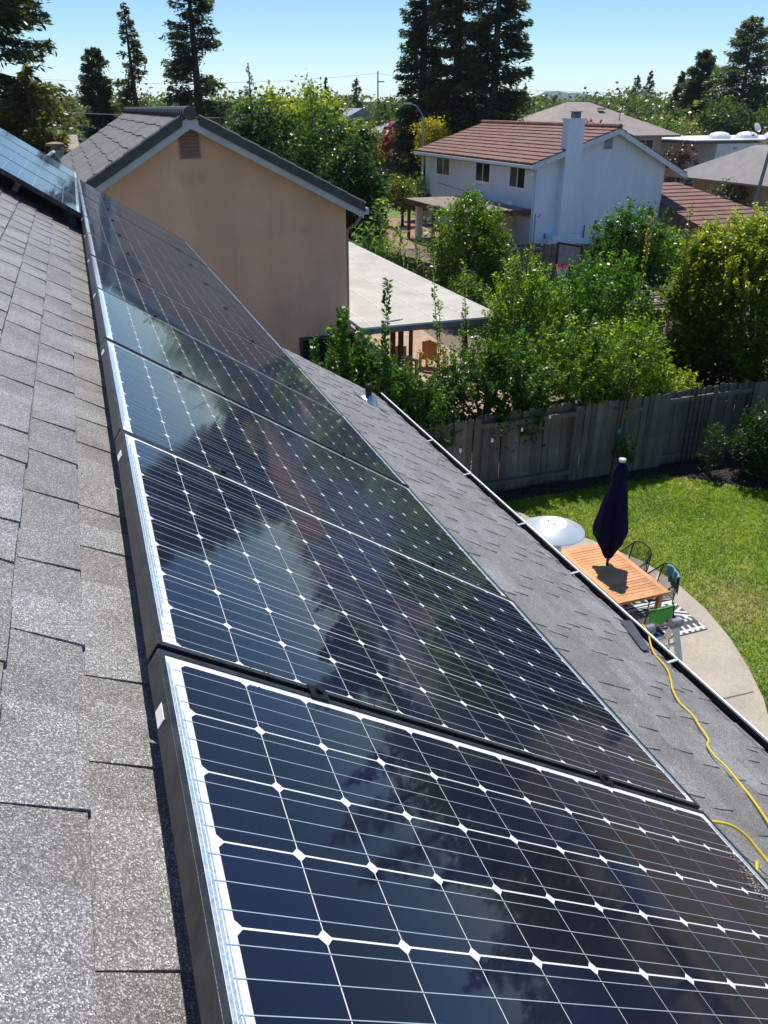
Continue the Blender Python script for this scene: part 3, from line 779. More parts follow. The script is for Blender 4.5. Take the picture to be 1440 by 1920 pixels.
def tile_mesh(side, var):
    sl = SLL if side < 0 else SLR; mb = MB(); n = 6; wv = .33
    for e in (0, 1):
        for i in range(n + 1):
            y = i / n * wv; z = .005 * math.sin(i / n * 2 * math.pi + .6) + .002 * math.sin(var * 3 + i)
            x = side * (TEX + .03) * e + side * rnd.uniform(-.003, .003) * e
            mb.v.append(Vector((x, y, -sl * abs(x) + z + .028 * e)))
    for i in range(n): mb.f.append((i, i + 1, i + n + 2, i + n + 1) if side > 0 else (i + 1, i, i + n + 1, i + n + 2))
    k = len(mb.v)
    for i in range(n + 1): mb.v.append(mb.v[n + 1 + i] - Vector((0, 0, tile_th)))
    for i in range(n): mb.f.append((n + 1 + i, n + 2 + i, k + i + 1, k + i))
    me = D.meshes.new('roof_tile'); me.from_pydata([tuple(v) for v in mb.v], [], mb.f); me.materials.append(DARKTILE); return me
tl = {s: [tile_mesh(s, i) for i in range(4)] for s in (-1, 1)}
cand = []
for side, dm in ((-1, SA - sl0), (1, 3.54)):
    nc = int(dm / TEX) + (1 if side < 0 else 0)
    for c_ in range(nc):
        off = 0
        t = -.30
        while t < tend - .3:
            cand.append((side, c_, t)); t += .331
cand.sort(key=lambda a: a[2] + (0 if a[0] < 0 else 50))
rest = MB(); 
for i, (side, c_, t) in enumerate(cand):
    wob = .018 * math.sin(t * 1.9 + c_ * 1.1) + .012 * math.sin(t * 4.1 + c_ * 2.3)
    p = slope_pt(side, c_ * TEX + wob, t, .012) + Vector((0, 0, rnd.uniform(-.003, .003)))
    me = tl[side][rnd.randrange(4)]
    if i < 290:
        o = D.objects.new('roof_tile', me); link(o, tan); o.location = p
    else:
        n = len(rest.v); rest.v += [p + v.co for v in me.vertices]; rest.f += [tuple(n + q for q in f.vertices) for f in me.polygons]
rest.build('tile_field', DARKTILE, tan)['kind'] = 'stuff'
for side, dm in ((-1, SA - sl0), (1, 3.54)):
    sl = SLL if side < 0 else SLR
    d = .16
    while d < dm:
        mb = MB(); a = slope_pt(side, d, -.30, .045); b = slope_pt(side, min(d + TEX + .03, dm + .03), -.30, .055)
        mb.tube([a, b], [.062, .072], 10)
        dn = Vector((0, 0, 1)); q = [a + Vector((0, -.066, .0)), b + Vector((0, -.076, .0)), b + Vector((0, -.076, -.15)), a + Vector((0, -.066, -.14))]
        n = len(mb.v); mb.v += q + [p + Vector((0, .03, 0)) for p in q]; mb.f += [(n, n + 3, n + 2, n + 1), (n, n + 1, n + 5, n + 4), (n + 4, n + 5, n + 6, n + 7), (n + 1, n + 2, n + 6, n + 5), (n + 2, n + 3, n + 7, n + 6), (n + 3, n, n + 4, n + 7)]
        mb.build('rake_tile', TILECAP, tan); d += TEX
t = -.42
while t < tend:
    mb = MB(); p = Vector((SA, t, ZA + .10)); mb.tube([p + Vector((0, 0, .035)), p + Vector((0, .40, .055))], [.125, .105], 12); mb.build('ridge_tile', TILECAP, tan); t += .36
louvre(tan, -3.42, -3.07, 6.42, 6.88, -.0, 7, BROWNM)
window(tan, rot_side(-1.12, -.002, 1.15), 1.25, 1.35, simple('dark_frame', (.05, .045, .04)), False, True)
g = MB(); ge = slope_pt(1, 3.54, 0, 0)
g.box(ge.x, ge.x + .11, -.36, tend, ge.z - .16, ge.z - .03); g.build('gutter', FASCIA, tan)
g = MB(); g.tube([(ge.x + .05, .05, ge.z - .15), (ge.x + .03, .08, ge.z - .3), (.22, .10, ge.z - .44), (.05, .10, ge.z - .5), (.04, .10, 2.9)], .035, 8); g.build('downspout', BROWNM, tan, True)
# stains on the wall
# roof flue and hooded vent on the far part of the tan roof
fl_ = MB(); fl_.tube([slope_pt(-1, 2.67, 8.0, -.2), slope_pt(-1, 2.67, 8.0, .22), slope_pt(-1, 2.67, 8.0, .42) + Vector((-.05, 0, 0)), slope_pt(-1, 2.67, 8.0, .56) + Vector((-.16, 0, 0))], [.15, .15, .15, .17], 16, False)
fo = fl_.build('hooded_vent', simple('dull_green_metal', (.10, .13, .12), .45, .4), tan, True)
fr_ = MB(); fr_.tube([slope_pt(-1, 2.67, 8.0, .55) + Vector((-.155, 0, 0)), slope_pt(-1, 2.67, 8.0, .60) + Vector((-.185, 0, 0))], [.185, .185], 16); fr_.build('vent_rim', WHITE, fo)

# flat patio cover on posts beside the tan house
pc = thing('patio_cover', 'flat off-white patio cover attached beside the tan stucco house', 'patio cover', TO)
a = [Vector((.02, -.8, 0)), Vector((3.62, -.8, 0)), Vector((3.80, 11.8, 0)), Vector((.02, 11.8, 0))]
sh = MB(); zt = 2.86
sh.v += [p + Vector((0, 0, zt)) for p in a] + [p + Vector((0, 0, zt - .03)) for p in a]; sh.f += [(0, 1, 2, 3), (7, 6, 5, 4)] + [(i, i + 4, (i + 1) % 4 + 4, (i + 1) % 4) for i in range(4)]
sh.build('roof_membrane', FLATROOF, pc)
for i in range(5):
    s = .35 + i * .82; b = MB(); b.box(s - .02, s + .02, -.78, 11.78, zt + .001, zt + .006); b.build('membrane_seam', simple('pale_seam', (.60, .57, .50), .8), pc)
b = MB(); b.box(.02, 3.62, -.84, -.80, zt - .14, zt + .02); b.build('front_beam', simple('grey_trim_beam', (.22, .22, .20)), pc)
b = MB(); b.box(.02, 3.64, -.86, -.838, zt - .01, zt + .035); b.build('drip_trim', WHITE, pc)
for s, t in ((.9, -.6), (3.5, -.6), (3.6, 5), (3.65, 11.5), (1.1, -.6)):
    MB().box(s - .05, s + .05, t - .05, t + .05, 0, zt - .03).build('post', DKBROWN, pc)
for i in range(14):
    t = -.5 + i * .9; MB().box(.03, 3.6, t, t + .04, zt - .17, zt - .032).build('rafter', DKBROWN, pc)
o = thing('wood_offcut', 'thin grey board lying on the front edge of the patio cover', 'board', TO @ Matrix.Translation((.75, -.45, zt + .012)) @ Matrix.Rotation(.18, 4, 'Z'))
MB().box(0, .5, 0, .07, 0, .02).build('plank', FASCIA, o)

# --- white two-storey house with red tile roof
WH = lot(8.25, 46.38)
wh = thing('white_stucco_house', 'two storey white stucco house with terracotta roof and outside chimney', 'house', WH)
sA, zA, gW, zL, zR_, TL = 4.6, 6.22, 8.32, 4.72, 4.42, 15.6
w = MB(); w.v += [Vector(p) for p in [(0, 0, 0), (gW, 0, 0), (gW, 0, zR_), (sA, 0, zA - .05), (0, 0, zL)]]; w.f.append((0, 1, 2, 3, 4))
w.v += [Vector((0, TL, 0)), Vector((0, TL, zL)), Vector((gW, TL, 0)), Vector((gW, TL, zR_)), Vector((sA, TL, zA - .05))]
w.f += [(5, 0, 4, 6), (1, 7, 8, 2), (7, 5, 6, 9, 8)]
w.build('stucco_wall', STUCCO_W, wh)
ov = .62; slL = (zA - zL) / sA; slR = (zA - zR_) / (gW - sA)
zt_ = zA + .13
def wsp(side, d, t, l=0): return Vector((sA + side * d, t, zt_ - (slL if side < 0 else slR) * d + l))
for side, dm in ((-1, sA + ov), (1, gW - sA + 1.15)):
    m_ = MB(); a = [wsp(side, 0, -.5), wsp(side, dm, -.5), wsp(side, dm, TL + .5), wsp(side, 0, TL + .5)]
    m_.v += a + [p - Vector((0, 0, .10)) for p in a]; m_.f += [(0, 1, 2, 3), (7, 6, 5, 4), (0, 4, 5, 1), (1, 5, 6, 2), (2, 6, 7, 3)]
    m_.build('roof_sheathing', REDDARK, wh)
    nC = 11; sl = slL if side < 0 else slR
    for c_ in range(nC):
        d0 = dm * c_ / nC; d1 = dm * (c_ + 1) / nC + .02; nt_ = 48
        mb = MB()
        for e, d in ((0, d0), (1, d1)):
            for i in range(nt_ + 1):
                t = -.52 + (TL + 1.04) * i / nt_
                mb.v.append(wsp(side, d, t, .02 + .055 * e + .012 * (i % 2) + rnd.uniform(-.004, .004)))
        k = nt_ + 1
        mb.f += [(i, i + 1, k + i + 1, k + i) if side > 0 else (i + 1, i, k + i, k + i + 1) for i in range(nt_)]
        n = len(mb.v)
        for i in range(k): mb.v.append(mb.v[k + i] - Vector((0, 0, .055)))
        mb.f += [(k + i, k + i + 1, n + i + 1, n + i) for i in range(nt_)]
        mb.v += [wsp(side, d0, -.52, -.02), wsp(side, d1, -.52, .02)]; mb.f.append((0, k, len(mb.v) - 1, len(mb.v) - 2))
        mb.build('tile_course', REDTILE, wh)
    b = MB(); q = [wsp(side, 0, -.54, -.02), wsp(side, dm, -.54, -.02), wsp(side, dm, -.54, -.30), wsp(side, 0, -.54, -.30)]
    b.v += q + [p + Vector((0, .04, 0)) for p in q]; b.f += [(0, 3, 2, 1), (4, 5, 6, 7), (0, 1, 5, 4), (2, 3, 7, 6), (1, 2, 6, 5)]; b.build('barge_board', simple('white_trim', (.66, .71, .76)), wh)
    e_ = wsp(side, dm, 0); MB().box(min(e_.x, e_.x + side * .1), max(e_.x, e_.x + side * .1), -.52, TL + .5, e_.z - .22, e_.z - .06).build('gutter', WHITE, wh)
    mb = MB(); mb.quad(wsp(side, sA if side < 0 else gW - sA, -.5, -.27), wsp(side, dm, -.5, -.27), wsp(side, dm, TL, -.27), wsp(side, sA if side < 0 else gW - sA, TL, -.27)); mb.build('soffit', simple('cream_soffit', (.55, .55, .50)), wh)
mb = MB(); t = -.55
while t < TL + .4:
    mb.tube([(sA, t, zt_ + .07), (sA, t + .42, zt_ + .09)], [.14, .12], 8); t += .4
mb.build('ridge_tile', REDTILE, wh)['kind'] = 'stuff'
for t, s_w in ((11.4, 2.1), (5.5, 1.9), (1.2, 1.75)):
    M = Matrix.Translation((-.005, t + s_w, 3.32)) @ Matrix.Rotation(-math.pi / 2, 4, 'Z')
    window(wh, M, s_w, 1.22, fw=.13, curtain=(t < 2))
window(wh, Matrix.Translation((-.005, 5.1, .35)) @ Matrix.Rotation(-math.pi / 2, 4, 'Z'), 2.6, 1.95, WHITE, True, True, 'sliding_door')
louvre(wh, 4.08, 4.55, 5.32, 5.95, 0, 8, simple('grey_vent', (.36, .40, .43)))
chm = MB(); chm.box(1.36, 2.36, -.55, .02, .5, 6.72); chm.box(1.30, 2.42, -.60, .03, 6.72, 6.84); chm.box(.7, 3.0, -.62, -.0, 0, .75); chm.box(1.0, 2.8, -.58, -.01, .75, 1.0)
ch_o = chm.build('chimney', STUCCO_W, wh)
fl2 = MB(); fl2.box(1.72, 2.12, -.45, -.1, 6.84, 7.08); fl2.box(1.66, 2.18, -.5, -.05, 7.12, 7.16); fl2.box(1.74, 2.10, -.43, -.12, 7.08, 7.12); fl2.build('flue_cap', simple('dull_flue_metal', (.16, .15, .14), .5, .5), ch_o)
ds = MB(); ds.tube([(-.05, .35, 4.3), (-.05, .3, 4.1), (-.05, .12, 3.9), (-.05, .12, 0)], .035, 6); ds.build('downspout', STUCCO_W, wh)
pp = MB(); pp.tube([(.12, -.02, 2.1), (.12, -.02, 0)], .02, 5); pp.tube([(-.03, 3.2, 1.95), (-.03, .1, 1.9), (.35, -.03, 1.95), (.45, -.03, 2.1)], .015, 5); pp.tube([(-.02, 13.5, 2.75), (-.02, 9, 2.55)], .015, 4); pp.build('conduit', simple('grey_conduit', (.15, .17, .18)), wh)
bx = MB(); bx.box(-.22, -.02, .2, .5, 4.05, 4.2); bx.build('junction_box', WHITE, wh)
mt = MB(); mt.box(5.85, 6.3, -.12, 0, 1.0, 1.75); mt.build('meter_box', simple('meter_grey', (.18, .18, .17), .5), wh)
MB().tube([(3.3, -.1, 0), (3.3, -.1, 1.4)], .03, 6).build('standpipe', BLACK, wh)
MB().tube([(.78, -.08, .3), (.78, -.08, 1.05)], .04, 6).build('gas_riser', simple('meter_grey', (.18, .18, .17)), wh)
sd = MB(); sd.box(-.5, .0, 2.0, 6.0, 2.05, 2.12); sd.build('awning', simple('grey_awning', (.25, .26, .25)), wh)
# brown patio cover of the white house
bc = thing('brown_patio_cover', 'brown lean-to patio cover in front of the white house windows', 'patio cover', WH)
MB().box(-4.3, -.02, .3, 8.6, 2.22, 2.3).build('roof_membrane', simple('brown_roll_roof', (.26, .21, .18), .9, 0, .2, 1.5), bc)
MB().box(-4.36, -4.3, .25, 8.65, 2.02, 2.32).build('side_beam', DKBROWN, bc); MB().box(-4.36, -.02, .22, .3, 2.02, 2.32).build('front_beam', DKBROWN, bc)
for s, t in ((-4.1, .5), (-4.1, 4.4), (-4.1, 8.3)): MB().box(s - .08, s + .08, t - .08, t + .08, 0, 2.1).build('post', DKBROWN, bc)
MB().box(-4.0, -3.6, 7.2, 7.5, 0, 2.2).build('white_pier', WHITE, bc)

# --- garage wing with red tile, to the right of the white house
GA = lot(15.6, 47.2)
ga = thing('garage', 'low garage with terracotta hip roof behind the maple tree', 'garage', GA)
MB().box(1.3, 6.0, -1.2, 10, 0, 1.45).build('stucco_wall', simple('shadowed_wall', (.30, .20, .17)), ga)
def hip_roof(parent, s0, s1, t0, t1, z0, z1, mat, ins, courses=0, name='hip_roof', th=.12):
    a = [Vector((s0, t0, z0)), Vector((s1, t0, z0)), Vector((s1, t1, z0)), Vector((s0, t1, z0))]
    r0, r1 = Vector((s0 + ins[0], (t0 + t1) / 2, z1)), Vector((s1 - ins[1], (t0 + t1) / 2, z1))
    mb = MB(); mb.v += a + [r0, r1] + [p - Vector((0, 0, th)) for p in a]
    mb.f += [(0, 1, 5, 4), (1, 2, 5), (2, 3, 4, 5), (3, 0, 4)] + [(i, i + 6, (i + 1) % 4 + 6, (i + 1) % 4) for i in range(4)] + [(9, 8, 7, 6)]
    o = mb.build(name, mat, parent)
    for c_ in range(courses):
        f0 = c_ / courses; f1 = (c_ + 1) / courses
        q = [a[0].lerp(r0, f0), a[1].lerp(r1, f0), a[1].lerp(r1, f1), a[0].lerp(r0, f1)]
        m_ = MB(); m_.v += [q[0] + Vector((0, -.03, .07)), q[1] + Vector((0, -.03, .07)), q[2] + Vector((0, 0, .025)), q[3] + Vector((0, 0, .025)), q[0] + Vector((0, -.03, 0)), q[1] + Vector((0, -.03, 0))]
        m_.f += [(0, 1, 2, 3), (4, 5, 1, 0)]; m_.build('tile_course', mat, o)
    return o
hip_roof(ga, 1.16, 7.6, -2.2, 12.2, 1.4, 3.16, REDTILE, (0, 3.0), 12)

# --- far houses
h1 = thing('hip_roof_house', 'pale pink house with broad faded hip roof behind the white house', 'house', lot(16.6, 72))
MB().box(-6.0, 5.0, -3.3, 4, 0, 5.35).build('stucco_wall', STUCCO_P, h1)
hip_roof(h1, -7.4, 5.8, -4.6, 5.4, 5.42, 7.75, PINKROOF, (5.6, 5.6))
window(h1, Matrix.Translation((2.7, -3.305, 4.0)), 1.5, 1.05, WHITE, True)
MB().tube([(1.5, -2.2, 6.1), (1.5, -2.2, 6.95)], .07, 8).build('vent_pipe', WHITE, h1)
MB().box(.2, .8, -1.2, -.9, 7.2, 7.32).build('roof_vent', GREYROOF, h1)
h2 = thing('flat_roof_building', 'long white flat roofed building with domed skylights', 'building', lot(26.2, 71))
MB().box(.9, 5.2, -.3, 9, 0, 4.73).build('front_wall', simple('whitewashed_wall', (.90, .91, .93)), h2)
MB().box(5.21, 24, 0.6, 10, 0, 4.9).build('side_wall', simple('pale_lilac_wall', (.82, .82, .86)), h2)
MB().box(-1.4, 5.2, -.35, 8.6, 4.74, 4.90).build('roof_edge', simple('dark_parapet', (.12, .09, .08)), h2)
MB().box(-1.3, 24.2, -.1, 10, 4.92, 5.0).build('roof_slab', simple('white_roof_coating', (.80, .80, .80)), h2)
for s in (3.4, 6.3, 9.4, 13):
    mb = MB(); mb.lathe([(1.0, 5.0), (.95, 5.2), (.7, 5.42), (.35, 5.52), (.01, 5.55)], 14, (s, 2.5, 0)); mb.build('skylight_dome', simple('milky_dome', (.8, .82, .82), .3), h2, True)
dish = MB(); dish.lathe([(.02, 0), (.25, .06), (.42, .18)], 12); do = dish.build('satellite_dish', WHITE, h2); do.location = (7.6, 3, 5.75); do.rotation_euler = (R(60), R(20), 0)
MB().box(2.4, 4.4, -.03, 0, .5, 3.9).build('garage_door', simple('grey_panel_door', (.42, .46, .48)), h2)
h3 = thing('grey_hip_roof_house', 'cream walled house with light grey hip roof beside the leaning pole', 'house', lot(26.9, 54.3))
MB().box(-1.3, 12, .6, 9, 0, 2.95).build('stucco_wall', STUCCO_Y, h3)
hip_roof(h3, -2.9, 13, -.3, 10, 2.95, 5.1, GREYROOF, (2.7, 4.6))
for s, t, z in ((2.4, 3.6, 4.75), (3.2, 4.2, 4.95), (4.6, 4.0, 5.0)): MB().tube([(s, t, z - .3), (s, t, z + .2)], .05, 6).build('roof_pipe', simple('meter_grey', (.18, .18, .17)), h3)
h4 = thing('grey_gable_house', 'far grey gable roof half hidden behind the green trees', 'house', lot(-3.5, 118))
MB().box(-4, 5, 0, 8, 0, 5.0).build('outer_wall', simple('grey_siding', (.34, .35, .37)), h4)
mb = MB(); mb.v += [Vector(p) for p in [(-4.5, -.5, 4.9), (.5, -.5, 7.3), (5.5, -.5, 4.9), (-4.5, 9, 4.9), (.5, 9, 7.3), (5.5, 9, 4.9)]]; mb.f += [(0, 1, 4, 3), (1, 2, 5, 4), (0, 2, 1)]; mb.build('gable_roof', simple('slate_grey_roof', (.32, .34, .38)), h4)
h5 = thing('crepe_myrtle_house', 'low house with grey gable roof edge above the pink flowering tree', 'house', lot(2.2, 103))
MB().box(-5, 2.1, 0, 7, 0, 4.2).build('outer_wall', simple('brown_siding', (.17, .13, .11)), h5)
mb = MB(); mb.v += [Vector(p) for p in [(-6, -.6, 3.4), (2.3, -.6, 6.2), (2.3, 7.6, 6.2), (-6, 7.6, 3.4), (-6, -.6, 3.1), (2.3, -.6, 5.9)]]; mb.f += [(0, 1, 2, 3), (4, 5, 1, 0)]; mb.build('shed_roof', simple('slate_grey_roof', (.32, .34, .38)), h5)
h6 = thing('olive_roof_house', 'low olive grey roof beneath the big redwood at the photo edge', 'house', lot(-27.5, 50))
MB().box(-14, 8.5, 0, 14, 0, 4.0).build('outer_wall', simple('brown_siding', (.17, .13, .11)), h6)
mb = MB(); mb.v += [Vector(p) for p in [(-15, -1, 3.6), (9.5, -1, 3.6), (9.5, 7, 5.7), (-15, 7, 5.7), (9.5, 15, 3.6), (-15, 15, 3.6)]]; mb.f += [(0, 1, 2, 3), (3, 2, 4, 5), (1, 4, 2)]; mb.build('gable_roof', simple('olive_grey_roof', (.34, .32, .25), .9, 0, .15, 3), h6)
for i, (s, t) in enumerate(((3.5, 4), (4.6, 4.6), (5.4, 5.2), (6.4, 3.2))): MB().tube([(s, t, 4.6), (s, t, 5.55)], .09, 6).build('roof_vent', WHITE if i % 2 else simple('meter_grey', (.18, .18, .17)), h6)
h7 = thing('red_brown_roof_house', 'small red brown roof with a grey stack just past the panels', 'house', lot(-16.8, 33.5))
MB().box(-4, 5.6, 0, 6, 0, 4.2).build('outer_wall', simple('brown_siding', (.17, .13, .11)), h7)
mb = MB(); mb.v += [Vector(p) for p in [(-5, -.6, 4.1), (6.2, -.6, 4.1), (6.2, 4, 5.25), (-5, 4, 5.25), (6.2, 8, 4.1), (-5, 8, 4.1)]]; mb.f += [(0, 1, 2, 3), (3, 2, 4, 5)]; mb.build('gable_roof', simple('red_brown_shingle', (.22, .13, .11), .9, 0, .2, 4), h7)
st = MB(); st.box(3.6, 4.15, 1.2, 1.7, 3.6, 5.75); so_ = st.build('metal_stack', simple('weathered_stack', (.28, .32, .36), .5, .3), h7)
s2 = MB(); s2.lathe([(.20, 5.75), (.20, 5.9), (.38, 5.92), (.38, 6.0), (.1, 6.06), (.01, 6.06)], 14, (3.87, 1.45, 0)); s2.build('stack_cap', simple('rusty_cap', (.30, .18, .12), .7), so_)

# ------------------------------------------------------------------ fences
def fence(name, label, start, direction, n_sec, sec, h, bw, mat, board_parts=True, rails_seen=(0, 1), z0=0, group=None, lean=.03):
    d = Vector(direction).normalized(); nrm = Vector((-d.y, d.x, 0))
    f = thing(name, label, 'fence', frame(start, d, nrm, Zd), group=group)
    nb = round(sec / bw); jm = MB()
    meshes = []
    for q in range(6):
        mb = MB(); hh = h + rnd.uniform(-.03, .03); w = bw * rnd.uniform(.93, 1.0)
        c = .025
        pr = [(0, 0), (w, 0), (w, hh - c), (w - c, hh), (c, hh), (0, hh - c)]
        mb.v += [Vector((x, 0, z)) for x, z in pr] + [Vector((x, .018, z)) for x, z in pr]
        mb.f += [(0, 1, 2, 3, 4, 5), (11, 10, 9, 8, 7, 6)] + [(i, i + 6, (i + 1) % 6 + 6, (i + 1) % 6) for i in range(6)]
        me = D.meshes.new('fence_board'); me.from_pydata([tuple(v) for v in mb.v], [], mb.f); me.materials.append(mat); meshes.append(me)
    for s in range(n_sec):
        back = s % 2 == rails_seen[0]
        x0 = s * sec
        yb = .052 if back else -.070
        ln = rnd.uniform(-lean, lean)
        for b in range(nb):
            me = rnd.choice(meshes); x = x0 + b * (sec / nb)
            M = Matrix.Translation((x, yb + rnd.uniform(-.006, .006), z0 + rnd.uniform(-.03, .01))) @ Matrix.Rotation(ln + rnd.uniform(-.012, .012), 4, 'Y') @ Matrix.Rotation(rnd.uniform(-.02, .02), 4, 'X')
            if board_parts:
                o = D.objects.new('fence_board', me); link(o, f); o.matrix_local = M
            else:
                n = len(jm.v); jm.v += [M @ v.co for v in me.vertices]; jm.f += [tuple(n + q for q in p.vertices) for p in me.polygons]
        for z in (h * .14, h * .88):
            MB().box(x0 + .02, x0 + sec - .02, -.050, .050, z0 + z - .045, z0 + z + .045).build('fence_rail', mat, f)
        MB().box(x0 - .045, x0 + .045, -.04, .05, z0 - .1, z0 + h * .97).build('fence_post', mat, f)
    if jm.v: jm.build('fence_board_run', mat, f)['kind'] = 'stuff'
    return f
fence('yard_fence', 'weathered grey board fence along the back of the lawn', FB - Wd * 2.9, Wd, 7, 2.3, 1.80, .142, FENCE, rails_seen=(0,), z0=0)
fence('neighbour_fence', 'grey board fence at the foot of the white house wall', (2.4, 37.6, 0), (1, .02, 0), 5, 2.4, 1.8, .19, FENCE, rails_seen=(1,))
fence('middle_fence', 'dark board fence running past the basketball hoop', (3.3, 33.6, 0), (.60, -.80, 0), 4, 2.3, 1.8, .19, FENCE_D, rails_seen=(1,))
fence('garden_fence', 'dark fence behind the corn next to the patio cover', (-3.0, 41.6, 0), (.47, -.88, 0), 4, 2.6, 1.8, .19, FENCE_D, rails_seen=(1,))
fence('far_garden_fence', 'shaded fence behind the small tree on the far lawn', (-9, 73, 0), (1, .05, 0), 9, 2.4, 1.9, .22, FENCE_D, board_parts=False)
fence('street_fence', 'far brown fence behind the parked car', (-8, 110, 0), (1, 0, 0), 10, 2.6, 2.6, .25, FENCE_D, board_parts=False)

# ------------------------------------------------------------------ trees and shrubs
DG = (.035, .080, .020); MG = (.075, .15, .026); YG = (.19, .24, .03); OL = (.085, .115, .030); RW = (.046, .070, .034); RW2 = (.07, .085, .040)
conifer('huge dark redwood filling the top corner over the solar panels', -21.4, 48, 2.0, 23, 5.4, (.050, .066, .032), 330, 90, .72, .30, lean=.2, pw=.62)
conifer('lower olive toned redwood in front of the huge corner redwood', -17.9, 45, 1.0, 9.2, 3.0, (.085, .10, .035), 90, 60, .6, .28, pw=.5)
conifer('narrow pointed dark cypress between two redwoods', -23.95, 75, 1.0, 11.6, 2.3, (.028, .048, .022), 150, 70, .6, -.35, name='cypress_tree', pw=.42)
conifer('slim open redwood with sparse top beside the cypress', -22.3, 80, 2.0, 15.4, 2.9, RW2, 95, 46, .7, .22)
conifer('tall redwood cut by the top edge above the tan roof', -13.5, 65, 2.0, 18.0, 3.3, RW, 170, 66, .62, .25, pw=.62)
conifer('tiny distant fir against the sky right of the tall redwood', -23.9, 160, 3, 14.5, 2.4, (.05, .07, .05), 36, 20, .8, .2, name='fir_tree')
conifer('tall dark redwood, first of the big trio behind the red roof', 3.3, 76, 2.0, 21.5, 2.9, RW, 190, 80, .72, .25, pw=.5)
conifer('middle redwood of the big trio with olive lit branches', 5.9, 73, 2.0, 22.5, 3.0, (.065, .075, .034), 200, 80, .72, .27, pw=.45)
conifer('third redwood of the big trio with ragged sunny edge', 8.6, 70, 2.0, 20.5, 3.3, RW, 210, 84, .72, .25, pw=.45)
conifer('tall spreading conifer at the top edge of the photo, farthest to one side', 44.0, 110, 2, 16.9, 6.6, (.065, .095, .05), 190, 70, .9, .05, name='pine_tree', pw=.62)
conifer('dense dark pointed conifer beside the spreading pine', 40.5, 115, 2, 13.7, 3.3, (.040, .062, .038), 190, 70, .8, -.3, name='cypress_tree', pw=.45)
conifer('small bluish conifer next to the dark pointed one', 41.3, 125, 2, 11.9, 2.6, (.055, .08, .06), 110, 50, .8, .1, name='fir_tree')
conifer('paired far conifer above the hip roof house', 61.8, 220, 3, 14.6, 3.4, (.05, .075, .05), 90, 40, .9, .1, name='fir_tree', group='two far conifers standing together')
conifer('slightly taller partner of the paired far conifers', 65.6, 222, 3, 15.6, 3.2, (.05, .075, .05), 90, 40, .9, .1, name='fir_tree', group='two far conifers standing together')
conifer('small dark spike of a far cypress left of the power pole', -9.7, 150, 3, 12.0, 1.6, (.04, .06, .045), 60, 30, .8, -.3, name='cypress_tree')
conifer('hazy thin fir beside the power pole', -5.2, 170, 3, 12.5, 2.4, (.06, .08, .06), 50, 24, 1.0, .15, name='fir_tree')
conifer('small far fir at the hill foot beside the redwood trio', 31.5, 200, 3, 12.2, 2.0, (.04, .065, .045), 50, 24, 1.0, .1, name='fir_tree')

# tall trees beside the picture: seen mirrored in the closest panels
for i, (az, el, d, r_, nm) in enumerate(((27.6, 5.5, 96, 3.8, 'first'), (30.4, 8.2, 92, 4.6, 'second and tallest'), (33.6, 7.6, 95, 4.4, 'third'), (36.2, 3.6, 90, 3.4, 'fourth'), (42.0, 4.6, 84, 4.6, 'fifth'), (46.5, 5.2, 80, 4.8, 'sixth'))):
    conifer('%s tall conifer beyond the photo edge, mirrored in the closest solar panel' % nm, d * math.sin(R(az)), d * math.cos(R(az)), 1.5, 7.3 + d * math.tan(R(el)), r_, (.04, .055, .03), 80, 40, .9, .15, group='conifers mirrored in the solar panels')
T = broadleaf
for i, (az, el, d, r_) in enumerate(((26.2, 1.6, 70, 4), (29, 1.2, 62, 4), (33, 1.5, 60, 4.5), (38, .8, 55, 4.5), (43, 1.4, 52, 4.5), (48, 1.8, 50, 4.5))):
    T('%s broad green tree beyond the photo edge, mirrored low in the closest panels' % ordn[i + 1], 'tree', d * math.sin(R(az)), d * math.cos(R(az)), .3, 7.3 + d * math.tan(R(el)), r_, (.05, .08, .025), 3500, .42, clumps=40, group='broad trees mirrored in the solar panels')
T('dark glossy evergreen right behind the tan roof ridge', 'tree', -7.2, 50, .8, 7.9, 2.7, (.022, .054, .018), 9000, .30, clumps=46)
T('yellow green tree glowing behind the glossy evergreen', 'tree', -8.5, 66, 2, 8.9, 3.0, YG, 5200, .34, clumps=40)
T('orange tinged tree top between the green trees', 'tree', -6.6, 64, 2, 8.2, 1.6, (.17, .15, .04), 2200, .3, clumps=24)
T('bright domed yellow green tree above the tan rake', 'tree', -4.4, 57, 1, 9.0, 2.9, (.17, .23, .024), 8500, .30, clumps=46)
T('tall mixed green tree behind the lower tan roof', 'tree', -3.3, 47, .6, 7.6, 2.2, (.032, .078, .018), 9000, .27, clumps=44)
T('citrus tree with small orange fruit above the tan eave', 'tree', -1.75, 41.5, .3, 6.1, 1.9, (.026, .062, .016), 9000, .22, name='citrus_tree', clumps=44,
  flowers=(simple('orange_fruit', (.75, .25, .02)), 22, .14, -.3))
T('dark narrow upright tree standing right of the citrus tree', 'tree', -1.25, 43.5, .3, 6.9, .95, (.026, .062, .020), 6500, .22, clumps=34)
T('second dark leafy tree leaning over the tan eave corner', 'tree', -.75, 42, .3, 4.9, 1.0, (.028, .068, .018), 5000, .22, clumps=30)
T('small round backlit tree on the far lawn', 'tree', 1.28, 58, .9, 3.3, 1.35, (.10, .15, .028), 3200, .18, clumps=26)
T('silvery green bush at the corner of the white house', 'bush', 2.55, 61, .3, 3.4, 1.15, (.085, .125, .05), 3200, .18, name='bush', clumps=26)
T('golden yellow leaved tree by the street lamp', 'tree', 3.75, 67, 2.6, 6.95, 1.6, (.27, .26, .02), 6200, .2, clumps=44)
T('crepe myrtle covered with magenta blossom', 'tree', 1.25, 84, .6, 6.35, 2.0, (.06, .09, .03), 5600, .24, name='crepe_myrtle', clumps=30, flowers=(PINKFL, 1700, .42, -.05))
